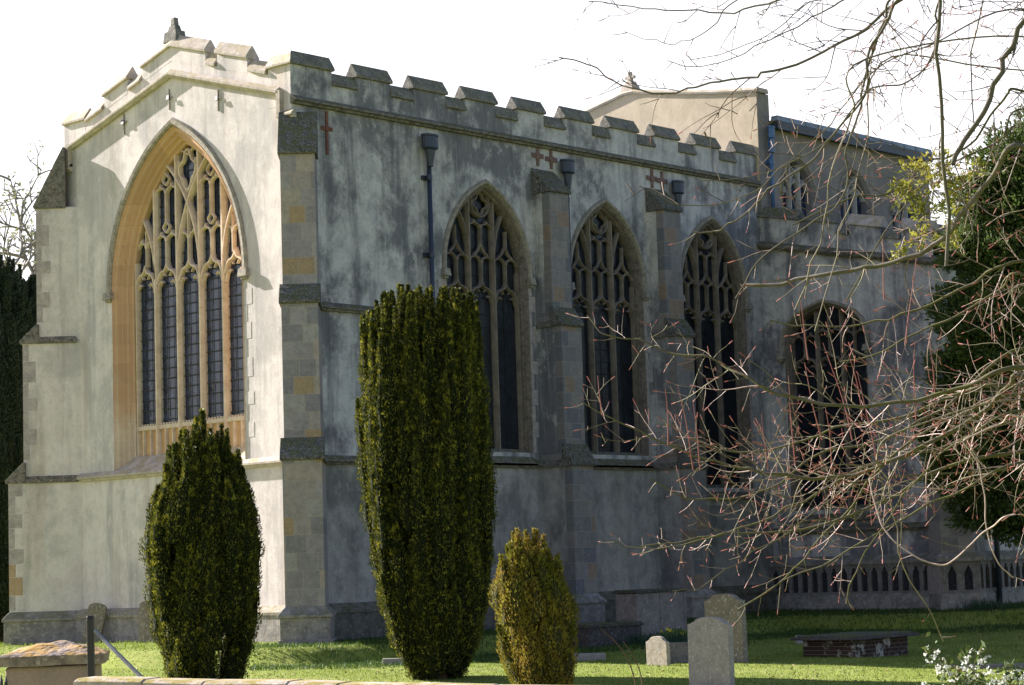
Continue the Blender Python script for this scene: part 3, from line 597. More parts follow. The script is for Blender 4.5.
T = fD(AX, AY); x = MB(T); x.box(-.4, .4, -.5, .9, 0, 3.9); x.build('body', M['ash_d'], r)
x = MB(T)
for z, p, pn in ((3.9, .9, -.05),): x.prism_u([(pn-.05, z-.02), (p+.06, z-.02), (p+.06, z+.06), (pn, z+.6), (pn-.05, z+.6)], -.44, .44)
x.build('weathering', M['weather'], r)
x = MB(T); x.box(-.52, .52, -.4, 1.05, -.4, .42); x.box(-.58, .58, -.4, 1.12, 1.19, 1.28); x.box(-.57, .57, -.4, 1.11, 1.281, 1.40, .12); x.build('plinth', M['plinth'], r)
x = MB(T); hs = [[(c-.1, .5), (c-.1, .9), (c-.05, 1.0), (c, 1.1), (c+.05, 1.0), (c+.1, .9), (c+.1, .5)] for c in (-.2, .2)]
x.poly([(-.5, .42), (.5, .42), (.5, 1.2), (-.5, 1.2)], hs, n=1.04); x.build('panelled_plinth', M['plinth_l'], r)
x = MB(T); x.box(-.494, .494, -.4, .90, .42, 1.2); x.build('plinth_core', M['quoin'], r); x = MB(T); x.box(-.4, .4, .902, .97, .45, 1.18); x.build('flint_panel', M['flint'], r)
x = MB(TS); x.tube([(1.75, .33, 4), (1.75, .33, -.1)], .07, 10); x.build('downpipe', M['pipe'], ais, smooth=True)
# ------------------------------------------------ tombs, stones, walls
def slabprof(w, h, kind, r=None):
    L = [(-w/2, -.5)]
    if kind == 'round':                        # small shoulders and a raised round centre
        L += [(-w/2, h*.80), (-w*.42, h*.84), (-w*.36, h*.86)]+[(w*.36*math.cos(math.pi-math.pi*i/10)*.95, h*.86+h*.14*math.sin(math.pi*i/10)) for i in range(11)]+[(w*.36, h*.86), (w*.42, h*.84), (w/2, h*.80)]
    elif kind == 'ogee':
        L += [(-w/2, h*.9), (-w*.43, h*.905), (-w*.36, h*.93)]+[(w*.33*math.cos(math.pi-math.pi*i/10), h*.935+h*.065*math.sin(math.pi*i/10)) for i in range(11)]+[(w*.36, h*.93), (w*.43, h*.905), (w/2, h*.9)]
    else:
        L += [(w/2*math.cos(math.pi-math.pi*i/10), h-w*.28+w*.28*math.sin(math.pi*i/10)) for i in range(11)]
    return L+[(w/2, -.5)]
def headstone(name, px, py, d, w, h, th, kind, rz, mat, label, group, lean=(0, 0), z=None):
    p = at(px, py, d); zz = float(gz(p[0], p[1])) if z is None else z
    L = slabprof(w, h, kind); me = MB(); k = len(L)
    me.add([(u, -th/2, v) for u, v in L]+[(u, th/2, v) for u, v in L], [tuple(range(k)), tuple(range(k, 2*k))[::-1]]+[(i, (i+1) % k, k+(i+1) % k, k+i) for i in range(k)])
    o = me.build(name, mat, bevel=.012); o.location = (p[0], p[1], zz); o.rotation_euler = (lean[0], lean[1], rz)
    return tag(o, label, 'gravestone', group)
M['grave_a'] = lichen('grave_grey', (.36, .34, .30), (.20, .19, .17), (.55, .53, .48), (.16, .15, .05), .3, .03, 1.6, .5)
M['grave_b'] = lichen('grave_brown', (.22, .20, .155), (.13, .12, .09), (.50, .50, .46), (.16, .15, .05), .3, .14, 1.2, .5)
M['grave_c'] = lichen('grave_ochre', (.40, .37, .30), (.17, .16, .13), (.55, .53, .48), (.16, .15, .05), .3, .4, 1.8, .5)
M['tomb'] = lichen('tomb_stone', (.24, .22, .20), (.10, .095, .09), (.36, .35, .32), (.12, .15, .02), .8, .1, 1, .5)
M['tomb_top'] = lichen('tomb_slab', (.08, .075, .07), (.035, .035, .035), (.22, .21, .20), (.09, .11, .015), .8, .05, 1.3, .7)
FACE = math.radians(42.5-90)
GG = 'headstones standing in the churchyard'
headstone('headstone', 712, 688, 33.0, .78, 1.08, .13, 'ogee', -1.57, M['grave_a'], 'largest pale grey headstone in front with a low curved top, on the sunlit lawn edge', GG, (.0, .01))
headstone('headstone', 727.5, 655, 39.0, .80, 1.22, .15, 'ogee', -1.53, M['grave_b'], 'brown-grey headstone with white lichen spots standing behind the pale grey one', GG, (.02, 0))
headstone('headstone', 658.5, 659, 38.6, .48, .52, .09, 'round', -1.6, M['grave_c'], 'small round-topped headstone mottled with orange lichen', GG, (.02, .0))
headstone('headstone', 91, 634, 49.0, .42, .92, .10, 'arc', FACE-.1, M['grave_b'], 'mossy headstone leaning to the right against the sunlit east wall', 'headstones propped against the east wall', (-.03, .20))
headstone('headstone', 147.5, 637, 47.8, .44, .92, .10, 'arc', FACE-.55, M['grave_b'], 'upright grey headstone propped against the east wall beside the left yew', 'headstones propped against the east wall', (-.03, .0))
def tomb(name, px, py, d, L_, W_, H_, rz, lab, body, slab, ov=.06, th=.08, panels=0, z=None):
    p = at(px, py, d); zz = float(gz(p[0], p[1])) if z is None else z
    r = empty(name, (p[0], p[1], zz), rz, label=lab, cat='tomb')
    if body: b = MB(); b.box(-L_/2, L_/2, -W_/2, W_/2, -.4, H_); b.build('chest', body, r, bevel=.01)
    s = MB(); s.box(-L_/2-ov, L_/2+ov, -W_/2-ov, W_/2+ov, H_+.002, H_+th*.6); s.box(-L_/2-ov*.5, L_/2+ov*.5, -W_/2-ov*.5, W_/2+ov*.5, H_+th*.6+.001, H_+th, .02); s.build('top_slab', slab, r, bevel=.01)
    if panels:
        b = MB()
        for i in range(panels+1):
            u = -L_/2+L_*i/panels; b.box(max(u-.05, -L_/2-.012), min(u+.05, L_/2+.012), -W_/2-.014, -W_/2+.02, -.3, H_-.002)
        b.build('pilaster', body, r)
    return r
tomb('chest_tomb', 651, 612, 48.6, 1.72, .6, .74, 0, 'tall grey chest tomb with a mossy slab, close under the side wall', M['tomb'], M['tomb_top'], .05, .08, 2)
t = NT('old_brick'); br = t.n('ShaderNodeTexBrick'); mp = t.n('ShaderNodeMapping'); mp.inputs['Rotation'].default_value = (math.pi/2, 0, 0); t.L(t.n('ShaderNodeTexCoord').outputs['Object'], mp.inputs[0]); t.L(mp.outputs[0], br.inputs['Vector'])
for k, v in (('Scale', 1.), ('Mortar Size', .008), ('Brick Width', .22), ('Row Height', .075)): br.inputs[k].default_value = v
br.inputs['Color1'].default_value = (.05, .028, .02, 1); br.inputs['Color2'].default_value = (.04, .022, .018, 1); br.inputs['Mortar'].default_value = (.10, .09, .08, 1)
M['brick'] = t.done(t.mix(t.ramp(t.noise(2.2, 5, .7), [(.54, 0), (.60, 1)]), br.outputs[0], (.34, .31, .28)), .95, t.noise(20), .4)
tomb('table_tomb', 856, 650, 41.0, 1.80, 1.15, .34, 0, 'low brick table tomb with a wide dark overhanging slab on the right lawn', M['brick'], M['tomb_top'], .17, .09)
tomb('ledger_tomb', 603, 629, 46.6, 1.75, .7, .05, 0, 'flat dark ledger slab edged with moss on the bank', M['tomb_top'], M['tomb_top'], .04, .09, z=.0)
def kerbstone(px, py, d, L_, W_, H_, rz, mat, lab, z0=None):
    p = at(px, py, d); b = MB(); b.box(-L_/2, L_/2, -W_/2, W_/2, -.2, H_, .015); o = b.build('kerb_stone', mat, bevel=.012)
    o.location = (p[0], p[1], float(gz(p[0], p[1])) if z0 is None else z0); o.rotation_euler = (0, .01, rz); return tag(o, lab, 'stone')
kerbstone(586, 646, 41.5, .75, .22, .13, FACE+.05, M['grave_a'], 'low pale kerb stone lying in the grass below the dark ledger slab')
kerbstone(683, 655, 39.6, .62, .35, .36, FACE+.1, M['tomb'], 'low dark block between the small lichened headstone and the pale grey one')
kerbstone(395, 647, 40.9, .5, .2, .12, FACE+.05, M['grave_a'], 'low pale kerb stone half hidden behind the tallest yew')
kerbstone(990, 660, 36.5, 1.3, .5, .05, FACE+.1, M['grave_b'], 'flat brown slab set in the shaded grass at the right edge')
kerbstone(800, 633, 46, .2, .25, .18, FACE+.1, M['grave_a'], 'small pale stone just left of the low brick table tomb')
# gate pier, boundary wall coping, railings
p = at(55, 700, 20.0); gp = empty('gate_pier', (p[0], p[1], -.62), FACE+.12, label='squat pinkish rendered pier with a mossy orange slab on top', cat='pier')
x = MB(); x.box(-.40, .40, -.40, .40, -.4, 1.2); M['pink'] = plaster('render_pink', (.40, .28, .22), (.32, .23, .19), (.22, .18, .16), .5, .3, 0, 4); x.build('pier_body', M['pink'], gp, bevel=.02)
M['sand'] = lichen('pier_slab', (.30, .25, .20), (.09, .08, .075), (.44, .38, .32), (.42, .26, .06), .95, .2, 1.3, .7)
bm = bmesh.new(); n = 26
vs = [[None]*n for _ in range(n)]
for i in range(n):
    for j in range(n):
        u, v = i/(n-1)*2-1, j/(n-1)*2-1; e = max(abs(u), abs(v)); jt = .012*math.sin(u*9+v*3)+.01*math.sin(v*13)
        vs[i][j] = bm.verts.new((u*.475*(1+jt), v*.475*(1+jt), 1.29+.11*(1-e**1.5)*(1+.2*math.sin(u*7)*math.sin(v*6+1))+.008*rnd.random()))
for i in range(n-1):
    for j in range(n-1): bm.faces.new((vs[i][j], vs[i+1][j], vs[i+1][j+1], vs[i][j+1]))
ed = [e for e in bm.edges if e.is_boundary]; r_ = bmesh.ops.extrude_edge_only(bm, edges=ed)
for v in [g for g in r_['geom'] if isinstance(g, bmesh.types.BMVert)]: v.co.z = 1.205+.004*math.sin(v.co.x*8); v.co.x *= .97; v.co.y *= .97
bmesh.ops.recalc_face_normals(bm, faces=bm.faces); me = bpy.data.meshes.new('slab'); bm.to_mesh(me); bm.free(); me.materials.append(M['sand']); link('cap_slab', me, gp)
a, b = at(84, 700, 15.2), at(507, 700, 14.3); a[2] = b[2] = 0; v = b-a; Lw = float(np.linalg.norm(v)); rzw = math.atan2(v[1], v[0])
bw = empty('boundary_wall', (a[0], a[1], -.6), rzw, label='low churchyard wall with a pale mossy coping across the very bottom', cat='wall')
x = MB(); zt0 = at(90, 677.5, 15.2)[2]+.6; zt1 = at(506, 684.5, 14.3)[2]+.6
cu = [0.]
while cu[-1] < Lw: cu.append(cu[-1]+rnd.uniform(.35, .8))
for i in range(len(cu)-1):
    u0, u1 = cu[i]+.002, cu[i+1]-.002; zz = [zt0+(zt1-zt0)*(uu/Lw)*(1.06 if uu/Lw > .7 else 1)+rnd.uniform(-.007, .007) for uu in (u0, u1)]
    q = [(-.16, -.06), (-.16, -.02), (-.1, 0), (.14, 0), (.2, -.03), (.2, -.07)]
    x.add([(u, n_, z_+zz[k]) for k, u in enumerate((u0, u1)) for n_, z_ in q], [(0, 1, 2, 3, 4, 5), (11, 10, 9, 8, 7, 6)]+[(i_, (i_+1) % 6, 6+(i_+1) % 6, 6+i_) for i_ in range(6)])
x.build('coping', M['sandc'] if 'sandc' in M else lichen('wall_coping', (.46, .40, .32), (.22, .20, .16), (.60, .55, .46), (.26, .22, .04), .9, .3, 2.2, .5), bw, bevel=.01)
x = MB(); x.box(0, Lw, -.12, .14, -.4, zt1-.09); x.build('wall_body', M['quoin_o'], bw)
p = at(91.5, 700, 17.0); o = MB(); zt = at(91, 618, 17)[2]-(-.62); o.box(-.026, .026, -.026, .026, -.2, zt-.0); o.box(-.03, .03, -.03, .03, zt+.001, zt+.02, .01); po = empty('iron_post', (p[0], p[1], -.62), FACE, label='black square iron post in front of the mossy pier', cat='post')
o.build('shaft', M['iron'], po, bevel=.006)
x = MB(); A = at(95, 631, 17.02)-np.array([p[0], p[1], -.62]); B_ = at(146, 682, 16.6)-np.array([p[0], p[1], -.62]); Rz = Matrix.Rotation(-FACE, 3, 'Z'); x.tube([tuple(Rz @ Vector(A)), tuple(Rz @ Vector(B_))], .016, 6); x.build('stay_rod', simple('grey_rod', (.22, .22, .23), (.15, .15, .15), 8, .6), po)
for k, px in enumerate((1.5, 6.2)):
    q = at(px, 700, 16.6); x = MB(); zt = at(px, 675+k, 16.6)[2]+.62; x.tube([(0, 0, -.2), (0, 0, zt-.05), (0, 0, zt)], [.013, .013, .002], 6); o = x.build('railing_bar', M['iron']); o.location = (q[0], q[1], -.62)
    tag(o, 'tip of a black iron railing bar at the bottom corner beside the pier', 'railing', 'railing bars beside the pier')

# ------------------------------------------------ vegetation
def tubes_np(paths, radii, k=4):
    Vs, Fs = [], []; b = 0
    ca = np.array([[math.cos(2*math.pi*j/k), math.sin(2*math.pi*j/k)] for j in range(k)])
    for P, R_ in zip(paths, radii):
        P = np.asarray(P, float); m = len(P); T_ = np.gradient(P, axis=0); T_ /= np.linalg.norm(T_, axis=1)[:, None]+1e-9
        up = np.array([0, 0, 1.]) if abs(T_[0, 2]) < .9 else np.array([1., 0, 0]); A = np.cross(T_, up); A /= np.linalg.norm(A, axis=1)[:, None]+1e-9; B2 = np.cross(T_, A)
        R_ = np.asarray(R_)[:, None]
        V = np.stack([P+(A*c+B2*s)*R_ for c, s in ca], 1).reshape(-1, 3); Vs.append(V)
        i = np.arange(m-1)[:, None]*k; j = np.arange(k)[None]; Fs.append((np.stack([i+j, i+(j+1) % k, i+k+(j+1) % k, i+k+j], -1).reshape(-1, 4))+b); b += m*k
    return np.concatenate(Vs), np.concatenate(Fs)
def leafmat(name, c1, c2, c3, trans=.35, rough=.6):
    t = NT(name); n1 = t.noise(1.7, 4, .6); n2 = t.noise(9, 4, .65, t.map(loc=(3, 1, 2)))
    g = t.n('ShaderNodeNewGeometry'); 
    c = t.mix(t.ramp(n1, [(.38, 0), (.62, 1)]), c1, c2); c = t.mix(t.math('MULTIPLY', t.ramp(n2, [(.49, 0), (.67, 1)]), .75), c, c3)
    c = t.mix(t.math('MULTIPLY', g.outputs['Random Per Island'], .5), c, t.mix(.5, c, (.01, .015, .004)))
    t.done(c, rough, spec=.25); tr = t.n('ShaderNodeBsdfTranslucent'); t.L(c, tr.inputs[0]); ms = t.n('ShaderNodeMixShader'); ms.inputs[0].default_value = trans
    out = [n for n in t.t.nodes if n.type == 'OUTPUT_MATERIAL'][0]; t.L(t.b.outputs[0], ms.inputs[1]); t.L(tr.outputs[0], ms.inputs[2]); t.L(ms.outputs[0], out.inputs[0]); return t.m
M['yew'] = leafmat('yew_foliage', (.028, .037, .006), (.062, .072, .010), (.50, .45, .05), .27)
M['yew_b'] = leafmat('yew_foliage_bronze', (.13, .13, .015), (.30, .19, .04), (.46, .40, .05), .3)
M['yew_dark'] = leafmat('yew_foliage_dark', (.012, .022, .012), (.022, .036, .018), (.035, .055, .022), .15)
M['core'] = simple('yew_interior', (.014, .018, .006), (.008, .010, .004), 14, .95, .1, .6); M['core_b'] = simple('yew_interior_bronze', (.05, .045, .015), (.03, .03, .01), 14, .95, .1, .6)
M['bark'] = simple('yew_bark', (.12, .07, .045), (.07, .045, .03), 9, .9)
def sprigs(C, D, ln, wd, r):
    """leaf sprigs: centres C, directions D -> two crossed narrow rhombs each"""
    n = len(C); D = D/np.linalg.norm(D, axis=1)[:, None]; rv = r.normal(size=(n, 3)); A = np.cross(D, rv); A /= np.linalg.norm(A, axis=1)[:, None]
    l = ln*r.uniform(.6, 1.3, n)[:, None]; w = wd*r.uniform(.7, 1.3, n)[:, None]
    V = np.stack([C, C+D*l*.55+A*w*.5, C+D*l, C+D*l*.55-A*w*.5], 1).reshape(-1, 3)
    return V, np.arange(4*n).reshape(n, 4)
VR0 = RM[0]
def irish_yew(px, pyb, d, prof, H, seed, mat, label, dens=1., zb=None, name='irish_yew', fine=1., cat='yew', grp='columnar yews on the lawn', flat=.85, tilt=0., rag=.05):
    """prof: list of (height fraction, radius) of the outline"""
    r = np.random.default_rng(seed); p = at(px, pyb, d); z0 = float(gz(p[0], p[1])) if zb is None else zb
    root = empty(name, (p[0], p[1], z0), label=label, cat=cat, group=grp)
    hs = np.array([q[0] for q in prof]); rs = np.array([q[1] for q in prof]); R = lambda t: np.interp(t, hs, rs)
    CV, CF = [], []; LV = []; LD = []; core = MB(); Rm = rs.max()
    SP, SR = [], []; spires = []; n_out = max(9, int(16*dens*Rm)); Rt = float(R(.78))
    tiers = [(.0, .28), (.10, .44), (.22, .58), (.34, .72), (.46, .86), (.58, 1.)]
    for ti, (a, b) in enumerate(tiers):
        for k in range(n_out):
            ph = 2*math.pi*(k+r.random()*.8+ti*.41)/n_out; spires.append((r.uniform(.80, 1.05), ph, max(0, a+r.uniform(-.08, .08)), min(1.0, b+r.uniform(-.12, .06)), 1.))
    for k in range(int(62*dens*Rm*Rm)+20): spires.append((math.sqrt(r.random())*.95, r.uniform(0, 6.283), .5, 1., .8))
    for rho, ph, a, b, q0 in spires:
        if b > .80:                                   # upright shoots that end where the outline lets them
            hh = np.linspace(.78, 1, 60); ok = hh[R(hh) >= rho*Rt*.93]; b = (ok[-1] if len(ok) else .80)+r.uniform(-rag, rag*.7)
        lean = r.normal(0, .05, 2); sr = r.uniform(.10, .19)*(.7+.3*Rm)*q0; L_ = (b-a)*H; m = int(L_*sr*6800*fine); s = r.random(m)**.9
        rf = lambda t: R(np.minimum(t, .78))
        t = a+(b-a)*s; tipt = 1-np.clip((s-.55)/.45, 0, 1)**1.2*.94
        wob = 1+.22*np.sin(s*L_*8+ph*5)
        rad = rf(t)*rho-sr*.55+sr*.5*np.clip((s-.6)/.4, 0, 1); cx = np.cos(ph)*rad+lean[0]*s+tilt*VR0[0]*t; cy = np.sin(ph)*rad*flat+lean[1]*s+tilt*VR0[1]*t
        th = r.uniform(0, 2*math.pi, m); ou = np.stack([np.cos(th), np.sin(th), np.zeros(m)], 1); q = sr*tipt*wob*r.uniform(.62, 1.08, m)
        C = np.stack([cx, cy, t*H-.03], 1)+ou*q[:, None]; Dv = ou*.6*r.uniform(.5, 1.5, m)[:, None]+np.array([0, 0, 1.])+r.normal(0, .3, (m, 3))
        LV.append(C); LD.append(Dv)
        ss = np.linspace(0, 1, 9); tt = a+(b-a)*ss; tp2 = 1-np.clip((ss-.55)/.45, 0, 1)**1.2*.94
        rd = rf(tt)*rho-sr*.55+sr*.5*np.clip((ss-.6)/.4, 0, 1); SP.append(np.stack([np.cos(ph)*rd+lean[0]*ss+tilt*VR0[0]*tt, np.sin(ph)*rd*flat+lean[1]*ss+tilt*VR0[1]*tt, tt*H-.03], 1)); SR.append(sr*.66*tp2*(1+.22*np.sin(ss*L_*8+ph*5)))
    V, F = tubes_np(SP, SR, 7); np_mesh('inner_foliage', V, F, M['core_b'] if mat == M['yew_b'] else M['core'], root, True)
    V, F = sprigs(np.concatenate(LV), np.concatenate(LD), .050 if fine == 1 else .09, .0185 if fine == 1 else .035, r)
    np_mesh('crown', V, F, mat, root)
    tk = MB(); tk.tube([(0, 0, -.2), (0, 0, .3), (.02, 0, H*.5)], [.14*Rm+.05, .11*Rm+.03, .05], 8); tk.build('trunk', M['bark'], root); return root
E2 = lambda w, L: [(t, v*w) for t, v in L]
irish_yew(206, 677, 36.0, [(a_, b_*1.118) for a_, b_ in [(0, .50), (.03, .58), (.14, .70), (.29, .80), (.52, .88), (.67, .80), (.82, .60), (.895, .40), (.95, .24), (1.0, .05)]], 4.45, 11, M['yew'], 'middle-height pointed yew in front of the great east window', 1.0, rag=.10)
irish_yew(438, 675, 36.8, [(a_, b_*1.13) for a_, b_ in [(0, .36), (.02, .46), (.09, .66), (.19, .85), (.30, .95), (.45, 1.03), (.71, 1.06), (.89, .98), (.967, .82), (1.0, .45)]], 6.62, 12, M['yew'], 'tallest yew column with a broad flat top before the shaded side wall', 1.0, tilt=-.10, rag=.03)
irish_yew(545, 700, 31.0, [(0, .38), (.1, .44), (.3, .52), (.5, .56), (.68, .54), (.82, .48), (.92, .36), (1.0, .16)], 2.42, 13, M['yew_b'], 'shortest yew, golden bronze on its sunny side', 1.25, -.62, tilt=-.20, rag=.09)
def conifer(px, d, R_, zt, seed, label, fine=.5):
    return irish_yew(px, 640, d, [(0, R_*.8), (.3, R_), (.7, R_*.85), (.9, R_*.5), (1., R_*.08)], zt+.4, seed, M['yew_dark'], label, 1.0, -.4, 'cypress', fine, 'cypress', 'dark cypresses behind the church')
# ---- clumped crown (spreading yew at the right)
def clump_crown(name, lobes, mat, root, n, ln, wd, seed, droop=0.):
    r = np.random.default_rng(seed); C, D = [], []
    tot = sum(q[3]**2 for q in lobes)
    for (x, y, z, rad) in lobes:
        m = int(n*rad**2/tot); v = r.normal(size=(m, 3)); v /= np.linalg.norm(v, axis=1)[:, None]
        bump = 1+.16*np.sin(v[:, 0]*7+x)*np.sin(v[:, 1]*8+y)+.14*np.sin(v[:, 2]*9+z*3)+.1*np.sin(v[:, 0]*17+v[:, 2]*13)
        q = rad*bump*r.uniform(.72, 1.05, m); P = np.array([x, y, z])+v*q[:, None]*np.array([1, 1, .85])
        C.append(P); D.append(v+np.array([0, 0, .35-droop])+r.normal(0, .45, (m, 3)))
    V, F = sprigs(np.concatenate(C), np.concatenate(D), ln, wd, r); return np_mesh(name, V, F, mat, root)
p = at(1075, 612, 50.0); ry = empty('spreading_yew', (p[0], p[1], 0), label='dark green spreading yew at the right edge hiding the aisle wall', cat='yew')
lob = []; r = random.Random(5)
for px, py, dd, rr in ((1015, 165, 50, 1.0), (985, 200, 50, .9), (1040, 210, 50, 1.5), (972, 250, 49.6, .8), (1010, 265, 49.4, 1.1), (965, 310, 49.6, .8), (1000, 330, 49, 1.2), (960, 370, 49.4, .75), (1040, 340, 50, 1.6), (950, 420, 49.4, .75), (985, 420, 49, 1.1), (955, 470, 49.6, .7), (1000, 480, 49.2, 1.0), (1040, 440, 50, 1.5), (975, 510, 49.5, .6), (1015, 520, 49.6, .7), (1100, 250, 51, 2.2), (1110, 400, 51, 2.3), (1060, 150, 51, 1.3), (940, 440, 49.8, .5), (1045, 515, 50, .7)):
    q = at(px, py, dd)-p; lob.append((q[0], q[1], q[2]+p[2], rr*.92))
M['yew_r'] = leafmat('yew_right_foliage', (.06, .09, .025), (.09, .13, .03), (.16, .20, .045), .3)
clump_crown('crown', lob, M['yew_r'], ry, 150000, .12, .05, 3)
x = MB()
for (a_, b_, c_, rr) in lob:
    v, f = [], []; k = 10
    for i in range(1, 6):
        th = math.pi*i/6
        v += [(a_+rr*.62*math.sin(th)*math.cos(2*math.pi*j/k), b_+rr*.62*math.sin(th)*math.sin(2*math.pi*j/k), c_+rr*.55*math.cos(th)) for j in range(k)]
    x.add(v, [(i*k+j, i*k+(j+1) % k, (i+1)*k+(j+1) % k, (i+1)*k+j) for i in range(4) for j in range(k)]+[tuple(range(k)), tuple(range(4*k, 5*k))])
x.build('inner_foliage', M['core'], ry)
x = MB(); x.tube([(0, 0, -.3), (.05, 0, 1.5), (0, .1, 4), (0, 0, 8)], [.38, .3, .22, .1], 9)
for q in lob[::3]: x.tube([(0, 0, 1.5+.2*q[2]*.5), (q[0]*.5, q[1]*.5, q[2]*.8), q[:3]], [.12, .07, .03], 6)
x.build('trunk', M['bark'], ry)
# ---- left background
conifer(4, 62, 1.35, at(8, 248, 62)[2], 31, 'taller dark cypress behind the left corner of the church')
conifer(29, 64, 1.1, at(28, 262, 64)[2], 32, 'slightly lower dark cypress tucked against the church corner')
conifer(-32, 66, 2.0, at(-20, 300, 66)[2], 33, 'dark cypress cut off by the left edge of the picture', .2)
# ---- bare trees: limbs, twigs
def smooth_path(P, n):
    P = np.asarray(P, float); s = np.r_[0, np.cumsum(np.linalg.norm(np.diff(P, axis=0), axis=1))]; o = []
    Q = np.vstack([2*P[0]-P[1], P, 2*P[-1]-P[-2]])
    for u in np.linspace(0, len(P)-1-1e-6, n):
        i = int(u); t = u-i; a, b, c, d = Q[i], Q[i+1], Q[i+2], Q[i+3]
        o.append(.5*((2*b)+(-a+c)*t+(2*a-5*b+4*c-d)*t*t+(-a+3*b-3*c+d)*t**3))
    return np.array(o)
gr = np.random.default_rng(21)
VR, VU = RM[0], -RM[1]; VF = RM[2]
def grow(start, dirn, length, r0, droop, upturn, jit=.26, step=.07):
    n = max(4, int(length/step)); P = [start]; d = dirn/np.linalg.norm(dirn); kink = gr.normal(0, jit, 3)
    for i in range(n):
        s = i/n
        if i % 3 == 0: kink = gr.normal(0, jit, 3)
        d = d+kink*.35+np.array([0, 0, -droop*(1-s)*.10+upturn*s*.16]); d /= np.linalg.norm(d); P.append(P[-1]+d*length/n)
    P = np.array(P); return P, r0*(1-np.linspace(0, 1, len(P))*.62)
M['limb'] = simple('mossy_bark', (.085, .085, .022), (.09, .075, .06), 7, .9, .2, .4)
M['limb_top'] = simple('grey_green_bark', (.085, .08, .045), (.13, .11, .10), 7, .9, .2, .4)
M['twig'] = simple('pale_twig', (.46, .34, .31), (.28, .20, .165), 5, .6, .3, .1)
M['twig_o'] = simple('olive_twig', (.17, .15, .07), (.15, .115, .085), 5, .7, .3, .1)
M['twig_d'] = simple('dark_twig', (.10, .085, .06), (.14, .10, .08), 5, .8, .2, .1)
M['bud'] = simple('red_shoot', (.28, .07, .06), (.36, .15, .12), 6, .6, .3, .1)
TD = 21.5; tp = at(1255, 640, TD); trunkp = np.array([tp[0], tp[1], float(gz(tp[0], tp[1]))])
tree = empty('bare_lime_tree', tuple(trunkp), label='leafless tree reaching in from the right with mossy limbs and red twigs', cat='tree')
def limb(pxs, d0, d1, r0, r1, zroot, dens, tw, mat='limb', twmat=0, droop=.6, up=.8, lat=1.):
    """pxs runs from the outer tip (or far end) back to the right; continued to the trunk outside the picture"""
    L_ = [at(a, b, d1+(d0-d1)*i/(len(pxs)-1)) for i, (a, b) in enumerate(pxs)]       # tip at depth d1, right end at d0
    last = L_[-1]; tr_ = trunkp+np.array([0, 0, zroot])
    L_ += [last*.6+tr_*.4+np.array([0, 0, .22])+gr.normal(0, .12, 3), last*.25+tr_*.75+np.array([0, 0, .18])+gr.normal(0, .08, 3), tr_]
    n = len(L_)*7; P = smooth_path(L_, n); 
    for k in range(3): P[:, k] += np.interp(np.arange(n), np.arange(0, n, 3), gr.normal(0, .004 if mat == 'twig' else .011, len(np.arange(0, n, 3))))
    s = np.linspace(0, 1, n); R_ = (r1+(r0*.42-r1)*s**1.2)*(1+.5*np.clip((s-.75)/.25, 0, 1)) if r0*.42 > r1 else np.full(n, r1)+s*.004
    return dict(P=P, R=R_, nvis=int(n*.93), dens=dens, tw=tw, mat=mat, droop=droop, up=up, lat=lat, twmat=twmat)
